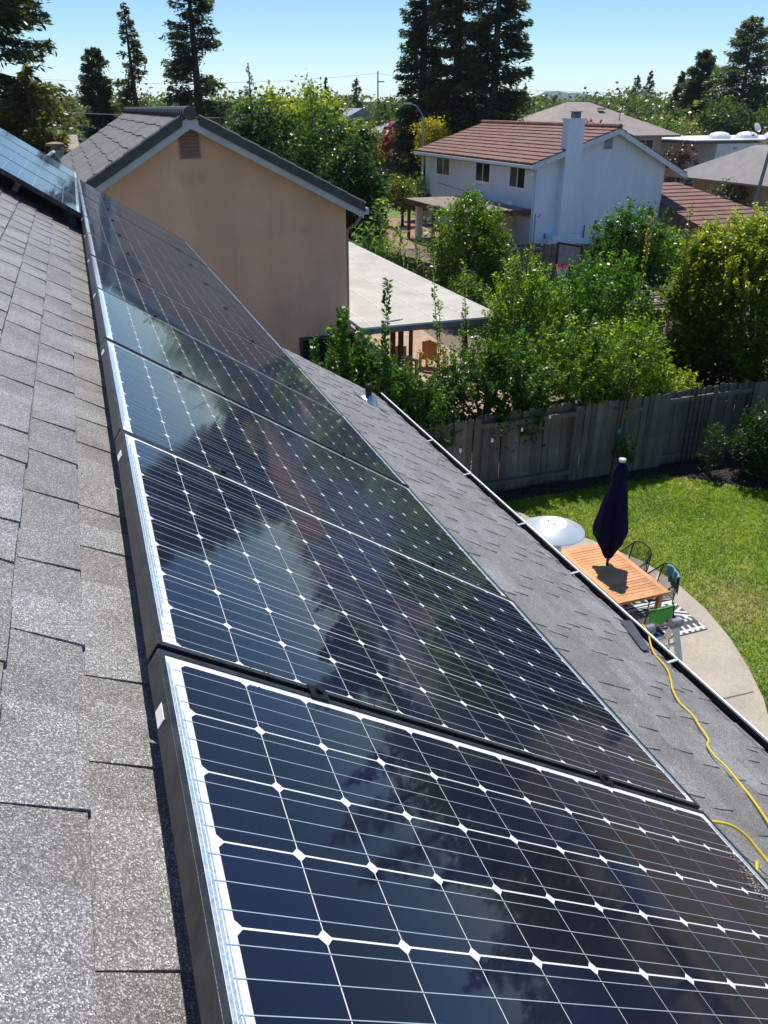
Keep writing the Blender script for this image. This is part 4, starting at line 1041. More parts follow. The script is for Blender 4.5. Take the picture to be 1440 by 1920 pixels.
T('light green tree between the power pole and pink blossom', 'tree', -1.9, 80, 1, 7.0, 2.2, (.12, .17, .03), 4200, .28, clumps=30)
T('broad dark hedge tree left of the redwood trio', 'tree', .8, 112, 1, 8.6, 3.6, (.05, .085, .03), 5200, .4, clumps=36)
T('pink flowering tree top peeping over the red ridge', 'tree', 14.9, 63, 2, 6.6, 1.5, (.05, .08, .03), 1600, .25, name='crepe_myrtle', clumps=20, flowers=(PINKFL, 500, .30, .1))
T('round mid green tree behind the white house rake', 'tree', 25.0, 80, 1, 7.1, 2.4, (.075, .14, .022), 5600, .3, clumps=36)
T('pale grey green olive tree above the plum', 'tree', 29.4, 86, 1.5, 6.5, 2.6, (.15, .18, .12), 3800, .28, name='olive_tree', clumps=32)
T('purple leaved plum tree beside the white house corner', 'tree', 22.7, 66, .4, 5.4, 1.7, (.045, .030, .034), 4400, .2, name='plum_tree', clumps=40, cr=.26)
T('dark wide tree mass below the spreading pine', 'tree', 38.5, 100, .8, 8.7, 3.6, (.045, .075, .035), 7000, .4, clumps=46)
T('second green tree of the mass right of the dark one', 'tree', 43.5, 97, .8, 7.8, 3.6, (.055, .085, .04), 6200, .4, clumps=46)
T('sage coloured tree beside the second power pole', 'tree', 35.4, 105, .8, 7.6, 2.6, (.07, .10, .06), 4200, .4, clumps=36)
T('olive bush with crimson flowers at the photo edge', 'bush', 37.2, 83, .8, 6.4, 2.1, (.075, .085, .03), 3200, .26, name='bush', clumps=28, flowers=(PINKFL, 90, .3, -.3))
T('oleander bush dotted with white flowers over the garage roof', 'bush', 23.4, 57.5, .5, 3.3, 1.7, (.085, .115, .05), 3600, .16, name='oleander_bush', clumps=32, flowers=(WHITEFL, 120, .17, -.1))
T('round tree covering the corner of the white house', 'tree', 3.2, 31, .2, 4.6, 1.62, (.085, .155, .022), 26000, .115, clumps=110, cr=.26)
T('glossy dark green tree in front of the meter box', 'tree', 8.0, 27, .2, 4.8, 1.45, (.050, .115, .020), 24000, .11, clumps=100, cr=.26)
T('small sprawling lemon bush at the edge of the patio cover', 'bush', 2.6, 25, 1.0, 2.9, .7, (.08, .14, .025), 2600, .10, name='bush', clumps=26)
T('young bright leaved tree behind the fence shrubs', 'tree', 3.3, 18.7, 1.2, 4.1, .92, (.115, .20, .022), 10000, .088, spr=70, reach=.7, clumps=100, cr=.24)
T('tall glossy tree in front of the basketball hoop', 'tree', 5.3, 19.8, .3, 4.3, 1.5, (.060, .14, .019), 21000, .098, spr=60, reach=.6, clumps=130, cr=.24)
T('slender peach tree with drooping leaves by the hook', 'tree', 5.5, 17.4, .5, 3.35, .95, (.125, .215, .025), 7000, .115, spr=60, reach=.6, name='peach_tree', clumps=50, cr=.26, asp=.3)
T('climbing shrub row on the fence beside the eave', 'shrub', .25, 14.95, .3, 2.85, 1.35, (.046, .108, .024), 14000, .098, spr=60, reach=.6, name='shrub', clumps=130, cr=.28, hd=.7)
T('thick privet shrub over the middle of the fence', 'shrub', 2.15, 15.75, .3, 3.2, 1.4, (.056, .122, .023), 16000, .098, spr=80, reach=.7, name='shrub', clumps=130, cr=.26, hd=.7)
T('lighter leaved shrub behind the rails of the fence', 'shrub', 4.0, 16.5, .3, 3.2, 1.3, (.105, .185, .025), 14000, .095, spr=80, reach=.7, name='shrub', clumps=110, cr=.26, hd=.7)
T('low yellow green plants beyond the fence near the hook', 'shrub', 6.4, 17.5, .2, 2.15, 1.0, (.19, .27, .03), 9000, .10, spr=40, reach=.4, name='shrub', clumps=44, hd=.6)
T('small leafy vine clinging to the yard fence', 'vine', 5.15, 15.75, .3, 1.05, .30, (.05, .12, .02), 1100, .055, name='vine', clumps=18, hd=.14)
T('dark laurel shrub in the mulch corner of the yard', 'shrub', 8.35, 15.8, .0, 1.75, .85, (.028, .065, .02), 9000, .085, name='shrub', clumps=44)
T('spindly low shrub growing before the black trellis', 'shrub', 7.2, 16.1, .0, 1.3, .32, (.045, .09, .025), 900, .05, name='shrub', clumps=22)
T('shaded laurel thicket filling the corner beneath the maple', 'shrub', 8.0, 19.2, .0, 2.3, 1.6, (.040, .085, .02), 14000, .10, name='shrub', clumps=70, hd=.9)
T('second shaded thicket beyond the fence under the maple edge', 'shrub', 11.0, 19.8, .0, 2.4, 1.7, (.045, .09, .02), 12000, .10, name='shrub', clumps=60, hd=.9)
T('ivy covered low bush behind the basketball pole', 'bush', 4.0, 24.6, .0, 2.3, 1.3, (.055, .11, .02), 9000, .10, name='bush', clumps=60)
T('rounded dark bush between the shelter and glossy tree', 'bush', 7.0, 24.6, .0, 2.4, 1.2, (.05, .10, .02), 8000, .10, name='bush', clumps=60)
T('low green bush at the foot of the middle fence', 'bush', 5.7, 28.2, .0, 1.7, 1.4, (.07, .13, .02), 7000, .11, name='bush', clumps=50)
T('bright leafy bush hiding the low garage wall', 'bush', 9.4, 27.2, .0, 4.0, 1.25, (.09, .17, .022), 14000, .11, name='bush', clumps=80)
# the maple
mp = thing('maple_tree', 'large maple with golden green sunlit top at the photo side', 'tree', (9.15, 19.3, 0))
pp_, tt_ = [], []; allc = []
for cx, cy, cz, rx, ry, rz, n_, k_ in ((0, 0, 3.0, 2.35, 1.8, 2.1, 52000, 170), (-.65, .1, 4.25, 1.3, 1.0, .85, 14000, 50), (.8, .2, 4.7, 1.5, 1.2, .95, 15000, 55), (-1.45, -.1, 3.3, .9, .8, 1.0, 11000, 44), (-1.5, 0, 1.9, .9, .8, .9, 9000, 40)):
    p, c_, rr, ix = crown_pts((cx, cy, cz), (rx, ry, rz), n_, int(k_ * .6), .30, .7)
    pp_.append(p); tt_.append(NP.uniform(0, .8, n_)); allc.append(c_)
pp_ = np.concatenate(pp_); tt_ = np.concatenate(tt_) + .30 * np.clip((pp_[:, 2] - 3.4) / 1.5, -.4, 1) * NP.uniform(.2, 1, len(pp_))  # tint rises with height, painting the sunlit top into the leaves
q_m, W_m = sprigs((0, 0, 3.3), (2.3, 1.7, 2.0), 150, .085, .6); q_n, W_n = sprigs((-.9, 0, 3.6), (1.2, .9, 1.3), 60, .085, .8)
W_m.build('twig', BARK, mp)['kind'] = 'stuff'
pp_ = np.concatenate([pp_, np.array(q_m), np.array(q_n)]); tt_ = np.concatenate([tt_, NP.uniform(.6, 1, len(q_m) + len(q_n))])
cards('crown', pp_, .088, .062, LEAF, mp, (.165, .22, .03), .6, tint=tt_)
ac = np.concatenate(allc); trunk(mp, (0, 0, -.1), (.1, 0, 3.6), .17, ac[NP.choice(len(ac), 22, replace=False)])
def shoots(label, x, y, z, hs, color, leafsz, name='shrub', spread=.5, n=70, group=None):
    t = thing(name, label, 'shrub', (x, y, 0), group=group); mb = MB(); C = []; Dr = []
    for i, h in enumerate(hs):
        a = Vector((rnd.uniform(-spread, spread), rnd.uniform(-.25, .25), z)); top = a + Vector((rnd.uniform(-.2, .2), rnd.uniform(-.1, .1), h))
        mid = a.lerp(top, .5) + Vector((rnd.uniform(-.05, .05), 0, 0))
        mb.tube([a, mid, top], [.014, .009, .003], 5)
        for k in range(int(n * h)):
            s = rnd.random() ** .8; p = a.lerp(mid, s * 2) if s < .5 else mid.lerp(top, s * 2 - 1)
            az = k * 2.4; d = Vector((math.cos(az), math.sin(az), .55)); p = p + d * leafsz * .55
            C.append(p); Dr.append(d)
    mb.tube([(0, 0, -.05), (0, 0, z)], [.035, .02], 6); mb.build('stem', BARK, t, True)
    cards('foliage', C, leafsz, leafsz * .55, LEAF, t, color, .45, dirs=np.array(Dr), tint=NP.uniform(.2, 1, len(C)))
    return t
shoots('tall upright shoots rising before the tan wall corner', -.72, 14.6, 2.0, [2.5, 2.1, 1.9, 1.6, 1.7, 2.0, 1.5, 1.8], (.060, .14, .024), .11, spread=.8, n=110)
T('leafy base of the shoots next to the dark wall window', 'shrub', -.50, 14.75, .5, 3.65, .95, (.052, .12, .024), 14000, .095, name='shrub', clumps=44, cr=.3)
shoots('single thin stem with leafy tip over the patio cover', 1.19, 17, 2.5, [2.1, 1.2], (.11, .19, .025), .09, spread=.06, n=60)
shoots('second thin leafy stem beside the first over the patio cover', 1.80, 17, 2.5, [1.95, 1.0], (.12, .20, .025), .09, spread=.06, n=50)
shoots('yellow tipped shoots over the maple against the garage roof', 6.9, 19.2, 3.2, [2.2, 1.6, 1.9, 1.3], (.22, .24, .03), .085, name='shrub', spread=.9, n=80)
# corn and sunflowers
cn = thing('corn_patch', 'row of tall corn plants growing behind the patio cover', 'corn', (0, 0, 0)); C = []; Dr = []; mb = MB()
for i in range(34):
    x = -1.6 + 3.2 * rnd.random(); y = 34.5 - .9 * x + rnd.uniform(-1, 1); h = rnd.uniform(2.0, 2.9); b = Vector((x, y, .2))
    mb.tube([b, b + Vector((0, 0, h))], [.02, .008], 4)
    for k in range(16):
        az = rnd.uniform(0, 6.28); z = .8 + (h - .8) * rnd.random(); d = Vector((math.cos(az), math.sin(az), rnd.uniform(-.3, 1.0))); C.append(b + Vector((0, 0, z)) + d * .22); Dr.append(d)
mb.build('stalk', simple('green_stalk', (.10, .16, .04)), cn)['kind'] = 'stuff'
cards('foliage', C, .58, .085, LEAF, cn, (.085, .17, .03), .6, dirs=np.array(Dr))
for i, (x, y, h) in enumerate(((-.15, 36.5, 3.75), (2.1, 35.0, 3.6))):
    t = thing('sunflower_plant', ['broad leaved sunflower plant standing over the corn', 'broad leaved sunflower plant beside the brown patio cover'][i], 'plant', (x, y, 0), group='tall broad leaved plants'); MB().tube([(0, 0, 0), (0, 0, h)], [.03, .015], 6).build('stem', simple('green_stalk', (.10, .16, .04)), t)
    n = 90; C = np.column_stack([NP.normal(0, .28, n), NP.normal(0, .28, n), NP.uniform(1.6, h + .1, n)]); cards('foliage', C, .26, .22, LEAF, t, (.12, .20, .05), .8)

# distant tree belt that reads as one mass
C = []; T2 = []
for i in range(330):
    Y = 105 + 750 * rnd.random() ** 1.6; X = rnd.uniform(-.56, .56) * Y
    if 108 > Y and X > -2 and X < 30: continue
    if abs(X / Y) < .48 or True:
        h = rnd.uniform(5.5, 9.0) + Y * .0075; r = rnd.uniform(2.5, 5) * (1 + Y / 500)
        k = 260; u = NP.normal(size=(k, 3)); u /= np.linalg.norm(u, axis=1)[:, None]
        C.append(np.array([X, Y, h * .55]) + u * np.array([r, r, h * .5]) * NP.uniform(.75, 1.05, (k, 1)) + NP.normal(size=(k, 3)) * .3); T2.append(np.clip(rnd.uniform(0, .9) + NP.uniform(-.15, .15, k), 0, 1))
C = np.concatenate(C); sz = .30 + C[:, 1] * .0030
o = cards('distant_trees', C, sz, sz * .8, LEAF, None, (.062, .090, .035), .4, tint=np.concatenate(T2)); setting(o, 'stuff'); o['label'] = 'belt of far suburban tree crowns along the horizon'
C = []
for i in range(60):   # shrubbery around the middle distance gardens
    Y = rnd.uniform(76, 100); X = rnd.choice((rnd.uniform(-34, -2), rnd.uniform(10, 44))); r = rnd.uniform(1.2, 2.4); h = rnd.uniform(2, 4.6)
    k = 170; u = NP.normal(size=(k, 3)); u /= np.linalg.norm(u, axis=1)[:, None]; C.append(np.array([X, Y, h * .5]) + u * np.array([r, r, h * .5]) * NP.uniform(.7, 1.05, (k, 1)))
o = cards('garden_shrubbery', np.concatenate(C), .42, .3, LEAF, None, (.060, .10, .030), .4); setting(o, 'stuff'); o['label'] = 'mixed garden shrubbery between the far houses'

# ------------------------------------------------------------------ poles, wires, lamp, car
lp = thing('street_lamp', 'grey street lamp with curved arm above the golden tree', 'street lamp', (2.85, 64, 0))
MB().tube([(0, 0, 0), (0, 0, 6.6)], [.10, .075], 8).build('pole', simple('galvanised_steel', (.34, .38, .42), .5, .3), lp)
MB().tube([(0, 0, 6.6), (-.12, 0, 6.95), (-.5, 0, 7.45), (-.95, 0, 7.62)], .045, 6).build('arm', simple('galvanised_steel', (.34, .38, .42)), lp)
MB().box(-1.45, -.9, -.12, .12, 7.55, 7.68).build('lamp_head', simple('pale_lamp_head', (.6, .62, .62)), lp)
POLE = simple('dark_utility_pole', (.06, .045, .035), .9)
p1 = thing('utility_pole', 'wooden power pole standing up over the green trees', 'utility pole', (-.95, 140, 0)); MB().tube([(0, 0, 0), (0, 0, 12.4)], [.16, .10], 6).build('pole', POLE, p1); MB().box(-.08, 1.0, -.06, .06, 10.9, 11.05).build('cross_arm', POLE, p1)
p2 = thing('utility_pole', 'power pole with white transformer below the dark conifers', 'utility pole', (44.6, 130, 0)); MB().tube([(0, 0, 0), (0, 0, 9.6)], [.18, .12], 6).build('pole', POLE, p2); MB().box(-1.1, 1.2, -.06, .06, 9.1, 9.3).build('cross_arm', POLE, p2); MB().tube([(.3, -.3, 7.3), (.3, -.3, 8.4)], .28, 8).build('transformer', simple('pale_lamp_head', (.6, .62, .62)), p2)
p3 = thing('street_pole', 'grey metal pole rising beside the cream house', 'pole', (23.0, 52.3, 0)); MB().tube([(-.25, 0, 0), (.25, 0, 5.4)], [.13, .10], 8).build('pole', simple('dull_pole_grey', (.22, .25, .27), .5, .3), p3)
p4 = thing('antenna_mast', 'thin antenna mast behind the olive roof', 'antenna', (-20.6, 60, 0)); MB().tube([(0, 0, 4), (0, 0, 8.3)], .035, 5).build('pole', simple('galvanised_steel', (.34, .38, .42)), p4)
def wire(a, b, sag, label, r=.018, mat=None):
    a = Vector(a); b = Vector(b); pts = [a.lerp(b, i / 12) - Vector((0, 0, sag * 4 * (i / 12) * (1 - i / 12))) for i in range(13)]
    return tag(MB().tube(pts, r, 4).build('power_wire', mat or simple('grey_wire', (.25, .27, .3))), label, 'wire', 'overhead power wires')
wire((-60, 142, 11.8), (-.9, 140, 12.1), 1.2, 'power wire running to the tall wooden pole from the redwood side'); wire((-.9, 140, 12.1), (44.6, 130, 9.3), .9, 'power wire from the wooden pole toward the redwood trio')
wire((-40, 60, 8.5), (-4, 58, 6.7), .5, 'faint wire crossing behind the tan roof at ridge height'); wire((-40, 62, 5.6), (-12, 60, 5.7), .3, 'low wire passing behind the cypress trunk'); wire((-40, 62, 5.25), (-12, 60, 5.35), .3, 'lowest pale wire above the olive roof')
wire((44.6, 130, 7.2), (70, 120, 6.2), .4, 'wire leaving the transformer pole across the dark trees')
car = thing('parked_car', 'dark blue estate car parked behind the small tree', 'car', frame((2.1, 98, 0), (.94, .34, 0), (-.34, .94, 0), (0, 0, 1)))
PAINT = simple('dark_blue_car_paint', (.02, .03, .05), .25, .3, coat=.6)
b = MB(); prof = [(-2.2, .35), (-2.25, .95), (-1.9, 1.05), (-1.5, 1.62), (.6, 1.66), (1.25, 1.1), (2.15, .92), (2.25, .4)]
b.v += [Vector((x, -.85, z)) for x, z in prof] + [Vector((x, .85, z)) for x, z in prof]; n = len(prof); b.f += [tuple(range(n)), tuple(range(2 * n - 1, n - 1, -1))] + [(i, i + n, (i + 1) % n + n, (i + 1) % n) for i in range(n)]
b.build('body', PAINT, car)
MB().box(-1.4, .5, -.87, -.851, 1.1, 1.52).build('side_window', GLASS, car)
for x in (-1.4, 1.35):
    for y in (-.87, .67): w = MB(); w.tube([(x, y, .33), (x, y + .2, .33)], .33, 14); w.build('wheel', BLACK, car)

# ------------------------------------------------------------------ things behind the fence
hp = thing('basketball_hoop', 'basketball hoop with clear backboard and red rim between the trees', 'basketball hoop', frame((5.9, 26.2, 0), Vector((.62, -.78, 0)), Vector((.78, .62, 0)), Zd))
f = MB(); f.box(-.5, .5, -.02, .02, 2.72, 2.78); f.box(-.5, .5, -.02, .02, 3.42, 3.48); f.box(-.5, -.44, -.02, .02, 2.78, 3.42); f.box(.44, .5, -.02, .02, 2.78, 3.42); bo = f.build('backboard_frame', BLACK, hp)
MB().box(-.44, .44, -.006, .006, 2.78, 3.42).build('backboard_pane', simple('grey_clear_board', (.30, .35, .37), .15), bo)
MB().tube([(0, .5, 0), (0, .3, 2.2), (0, .03, 3.0)], .05, 8).build('pole', BLACK, hp)
rg = MB(); rg.tube([(.21 * math.cos(a * math.pi / 8), -.28 + .21 * math.sin(a * math.pi / 8), 2.84) for a in range(17)], .014, 6); ro_ = rg.build('rim', simple('red_rim', (.6, .03, .02), .5), hp)
nt_ = MB()
for a in range(12):
    t0 = a * math.pi / 6
    for s in (-1, 1):
        nt_.tube([(.2 * math.cos(t0), -.28 + .2 * math.sin(t0), 2.83), (.13 * math.cos(t0 + s * .5), -.28 + .13 * math.sin(t0 + s * .5), 2.62), (.11 * math.cos(t0), -.28 + .11 * math.sin(t0), 2.45)], .006, 3, False)
nt_.build('net', WHITE, ro_)
shd = thing('slatted_shelter', 'weathered pergola shelter with loose roof slats by the maple', 'pergola', frame((7.3, 22.2, 0), Vector((.97, .25, 0)), Vector((-.25, .97, 0)), Zd))
for i in range(10):
    o = MB().box(-.1, 1.5, -.045, .045, -.012, .012).build('slat', m_wood('greyed_slat', (.16, .13, .12), (.33, .27, .25), .85) if i == 0 else D.materials['greyed_slat'], shd); o.location = (rnd.uniform(-.1, .1), i * .26, 2.3 + rnd.uniform(-.02, .02)); o.rotation_euler = (rnd.uniform(-.1, .1), rnd.uniform(-.03, .03), rnd.uniform(-.04, .04))
MB().box(.1, 1.4, 1.0, 2.2, 2.2, 2.24).build('roof_panel', simple('faded_red_sheet', (.32, .16, .14)), shd)
for x, y in ((0, 0), (1.4, 0), (0, 2.4), (1.4, 2.4)): MB().box(x - .04, x + .04, y - .04, y + .04, 0, 2.25).build('post', FENCE_D, shd)
ad = thing('garden_chair', 'orange wooden armchair under the front of the patio cover', 'chair', frame((.55, 23.2, 0), Vector((.9, .436, 0)), Vector((-.436, .9, 0)), Zd))
for i in range(5):
    MB().box(-.24 + i * .1, -.15 + i * .1, .22, .245, .36, .98 - abs(i - 2) * .03).build('back_slat', TEAK, ad); MB().box(-.26, .26, -.3 + i * .1, -.21 + i * .1, .36 + i * -.008, .38 + i * -.008).build('seat_slat', TEAK, ad)
for s in (-1, 1):
    MB().box(s * .32 - .06, s * .32 + .06, -.4, .35, .56, .585).build('armrest', TEAK, ad); MB().box(s * .30 - .03, s * .30 + .03, -.36, -.28, 0, .56).build('leg', TEAK, ad); MB().box(s * .30 - .03, s * .30 + .03, .2, .28, 0, .56).build('leg', TEAK, ad)
ad2 = copy_tree(ad); ad2.matrix_world = frame((1.5, 24.2, 0), Vector((-.9, .4, 0)), Vector((-.4, -.9, 0)), Zd); ad2['label'] = 'second orange wooden armchair deeper beneath the patio cover'
ad['group'] = ad2['group'] = 'orange wooden armchairs under the patio cover'

# ------------------------------------------------------------------ yard: trellis, hook, string lights
tr = thing('garden_trellis', 'black metal grid trellis leaning on the yard fence', 'trellis', frame((6.72, 16.5, 0), Wd, Vd, Zd))
for x in (0, .13, .26, .39): MB().tube([(x, 0, 0), (x, .05, 1.95)], .010, 5).build('upright', BLACK, tr)
for i in range(11): MB().tube([(0, .01, .2 + i * .17), (.39, .01, .2 + i * .17)], .008, 5).build('crossbar', BLACK, tr)
hk = thing('garden_hook', 'tall thin black shepherd hook with small green ornament before the fence', 'garden hook', (5.02, 15.95, 0))
MB().tube([(-.02, 0, 0), (.06, 0, 2.0), (.12, 0, 2.42), (.18, 0, 2.46), (.21, 0, 2.38)], .016, 6).build('pole', BLACK, hk)
MB().tube([(-.18, 0, 1.62), (.05, 0, 1.66), (.3, 0, 1.62)], .006, 5).build('hanger_arm', BLACK, hk)
MB().lathe([(.005, 1.2), (.04, 1.16), (.045, 1.08), (.01, 1.03)], 10, (.02, -.03, 0)).build('ornament', simple('green_glass_ornament', (.03, .22, .14), .15), hk, True)
sg = thing('string_lights', 'string of small glass bulbs sagging toward the top of the fence', 'string lights', (0, 0, 0))
bp = [(.45, 10.2, 2.95), (1.20, 11.5, 2.53), (1.85, 12.6, 2.26), (2.53, 13.6, 2.07), (3.26, 14.7, 1.91), (4.02, 15.80, 1.84)]
Q = []
for a, b in zip(bp, bp[1:]):
    for s in (0, .33, .66): Q.append(Vector(a).lerp(Vector(b), s) + Vector((0, 0, .07 - .02 * math.sin(s * math.pi))))
Q.append(Vector(bp[-1]) + Vector((0, 0, .07))); MB().tube(Q, .004, 4).build('cord', BLACK, sg)
for x, y, z in bp[1:]:
    s = MB(); s.tube([(x, y, z + .07), (x, y, z + .03)], .014, 8); so2 = s.build('socket', BLACK, sg); MB().lathe([(.012, z + .03), (.021, z + .005), (.024, z - .018), (.017, z - .04), (.002, z - .055)], 10, (x, y, 0)).build('bulb', simple('frosted_bulb', (.85, .85, .82), .15), sg, True)

# ------------------------------------------------------------------ yard: dining set
TM = frame((3.63, 10.80, .1), Wd, Vd, Zd)      # x across the table, y along it
tb = thing('dining_table', 'orange teak slatted dining table with umbrella through it', 'table', TM)
TWd, TLn, TH = .93, 1.68, .65
MB().box(-TWd / 2, -TWd / 2 + .09, -TLn / 2, TLn / 2, TH - .03, TH).build('edge_board', TEAK, tb); MB().box(TWd / 2 - .09, TWd / 2, -TLn / 2, TLn / 2, TH - .03, TH).build('edge_board', TEAK, tb)
MB().box(-TWd / 2 + .092, TWd / 2 - .092, -TLn / 2, -TLn / 2 + .09, TH - .03, TH - .0005).build('end_board', TEAK, tb); MB().box(-TWd / 2 + .092, TWd / 2 - .092, TLn / 2 - .09, TLn / 2, TH - .03, TH - .0005).build('end_board', TEAK, tb)
ns = 20; sp = (TLn - .18) / ns
for i in range(ns):
    y = -TLn / 2 + .09 + i * sp
    if abs(y + sp / 2) < .03: pass
    o = MB().box(-TWd / 2 + .094, TWd / 2 - .094, -sp / 2 + .0045, sp / 2 - .0045, -.022, 0).build('slat', TEAK, tb); o.location = (0, y + sp / 2, TH - .002 + rnd.uniform(-.001, .001)); o.rotation_euler = (0, 0, 0)
for sx in (-1, 1):
    for sy in (-1, 1): MB().box(sx * .37 - .035, sx * .37 + .035, sy * .74 - .035, sy * .74 + .035, -.02, TH - .03).build('leg', TEAK, tb)
    MB().box(sx * .37 - .012, sx * .37 + .012, -.7, .7, TH - .12, TH - .03).build('apron', TEAK, tb)
for sy in (-1, 1): MB().box(-.335, .335, sy * .74 - .012, sy * .74 + .012, TH - .12, TH - .03).build('apron', TEAK, tb)
um = thing('patio_umbrella', 'closed navy blue patio umbrella standing through the teak table', 'umbrella', TM @ Matrix.Translation((.02, .17, 0)))
MB().tube([(0, 0, .06), (0, 0, 2.4)], .022, 12).build('pole', simple('dark_pole', (.05, .05, .055), .35, .5), um, True)
prof = [(.055, .80), (.075, .84), (.10, .92), (.15, 1.02), (.205, 1.13), (.225, 1.24), (.215, 1.38), (.20, 1.5), (.18, 1.7), (.155, 1.9), (.125, 2.08), (.10, 2.2), (.075, 2.32), (.05, 2.42)]
def folds(t, z, i):
    k = max(0, min(1, (2.35 - z) / 1.2))
    return 1 + k * (.26 * math.cos(5 * t + .7 + z * .6) + .13 * math.cos(11 * t + z * 1.3) + .05 * math.cos(19 * t - z * 2)) + .12 * k * math.cos(t - 2.9)
cv = MB(); cv.lathe(prof, 72, (0, 0, 0), folds); o = cv.build('canopy', NAVY, um, True)
fp = MB(); fp.lathe([(.045, 2.47), (.075, 2.40), (.105, 2.31), (.130, 2.22)], 48, (0, 0, 0), lambda t, z, i: 1 + .28 * (i / 3) * math.cos(4 * t + .4)); fp.build('vent_flap', NAVY, um, True)
MB().lathe([(.002, 2.508), (.052, 2.505), (.055, 2.49), (.05, 2.46), (.04, 2.44)], 20).build('top_cap', simple('cream_cap', (.70, .67, .58), .5), um, True)
for a in range(5):
    t0 = a * 2 * math.pi / 5; MB().tube([(.03 * math.cos(t0), .03 * math.sin(t0), .72 + a * .02), (.07 * math.cos(t0), .07 * math.sin(t0), .95)], .007, 5).build('rib_end', simple('dark_pole', (.05, .05, .055)), um)
MB().lathe([(.24, .0), (.24, .05), (.06, .08), (.03, .2)], 20).build('base', BLACK, um, True)

def make_chair():
    c = D.objects.new('rope_chair', None); link(c)
    FR = simple('charcoal_tube', (.035, .037, .036), .5, .4)
    f = MB(); w = .27
    f.tube([(-w, -.25, .42), (w, -.25, .42), (w + .02, .22, .40), (-w - .02, .22, .40), (-w, -.25, .42)], .012, 6); f.build('seat_frame', FR, c)
    b = MB(); hoop = [(-w - .02, -.18, .42), (-w - .035, -.02, .60), (-w - .03, .16, .70), (-w + .02, .29, .83), (-.12, .35, .87), (.12, .35, .87), (w - .02, .29, .83), (w + .03, .16, .70), (w + .035, -.02, .60), (w + .02, -.18, .42)]
    b.tube(hoop, .013, 6); b.build('back_frame', FR, c)
    for sx in (-1, 1):
        MB().tube([(sx * w, -.24, .42), (sx * (w + .03), -.28, 0)], .012, 6).build('leg', FR, c); MB().tube([(sx * (w + .02), .20, .41), (sx * (w + .02), .30, 0)], .012, 6).build('leg', FR, c)
        MB().tube([(sx * (w + .01), .22, .40), (sx * (w - .01), .285, .83)], .011, 6).build('back_post', FR, c)
    k = MB()
    def hp_(s):
        s = s * (len(hoop) - 1); i = min(int(s), len(hoop) - 2); return Vector(hoop[i]).lerp(Vector(hoop[i + 1]), s - i)
    n = 54
    for i in range(n):
        s = .10 + .8 * (i + .5) / n; top = hp_(s); ang = s
        if s < .28: bot = Vector((-w - .012, -.22 + (s - .1) / .18 * .40, .415))
        elif s > .72: bot = Vector((w + .012, .20 - (s - .72) / .18 * .40, .415))
        else: bot = Vector((-w + (s - .28) / .44 * 2 * w, .22, .405))
        k.tube([bot, top], .0042, 4, False)
    k.build('back_cord', ROPE, c)['kind'] = 'stuff'
    q = MB()
    for i in range(26): x = -w + .02 + i * (2 * w - .04) / 25; q.tube([(x, -.25, .425), (x, .0, .405), (x, .22, .405)], .0055, 4, False)
    q.build('seat_cord', simple('pale_seat_cord', (.34, .33, .27), .7), c)['kind'] = 'stuff'
    return c
chair = make_chair(); lab = ['woven cord armchair on the lawn side of the table with nothing on it', 'woven cord armchair with a teal towel over its back', 'woven cord armchair at the table end with green towel, facing away', 'woven cord armchair half hidden between the gutter and table, by the heater', 'woven cord armchair half hidden under the gutter near the ladder']
for i, (x, y, rz) in enumerate(((.56, .33, -90), (.55, -.40, -97), (-.03, -1.02, 180), (-.50, .40, 90), (-.50, -.35, 90))):
    c = chair if i == 0 else copy_tree(chair)
    c.matrix_world = TM @ Matrix.Translation((x, y, 0)) @ Matrix.Rotation(R(rz), 4, 'Z') @ Matrix.Scale(.88, 4); c['label'] = lab[i]; c['category'] = 'chair'; c['group'] = 'woven cord armchairs around the teak table'
def towel(label, mat, M, w0, w1, front, back):
    mb = MB(); nx, ny = 16, 22
    for j in range(ny + 1):
        s = j / ny; L = front + back; d = s * L - front
        for i in range(nx + 1):
            u = i / nx; x = w0 + (w1 - w0) * u; edge = .03 * math.sin(u * 9) * s
            yc = .335 - .28 * (abs(x) / .3) ** 2.2 * .35
            if d < 0: y = yc - .02 - .10 * (-d) - .012 * math.sin(u * 14); z = .885 + d - .05 * (abs(x) / .3) ** 2 + edge * .4
            else: y = yc + .02 + .03 * d + .022 * math.sin(u * 12 + 1) * min(1, d * 5); z = .885 - d - .05 * (abs(x) / .3) ** 2 + edge
            mb.v.append(Vector((x, y, z)))
    for j in range(ny):
        for i in range(nx): a = j * (nx + 1) + i; mb.f.append((a, a + 1, a + nx + 2, a + nx + 1))
    o = mb.build('towel', mat, None, True); so = o.modifiers.new('thick', 'SOLIDIFY'); so.thickness = .008; so.offset = 0
    o.matrix_world = M; tag(o, label, 'towel')
towel('teal towel draped over the chair back on the lawn side', TEAL, TM @ Matrix.Translation((.55, -.40, 0)) @ Matrix.Rotation(R(-97), 4, 'Z') @ Matrix.Scale(.88, 4), -.16, .26, .20, .40)
towel('bright green towel hung over the end chair back', GREEN, TM @ Matrix.Translation((-.03, -1.02, 0)) @ Matrix.Rotation(R(180), 4, 'Z') @ Matrix.Scale(.88, 4), -.19, .24, .10, .27)

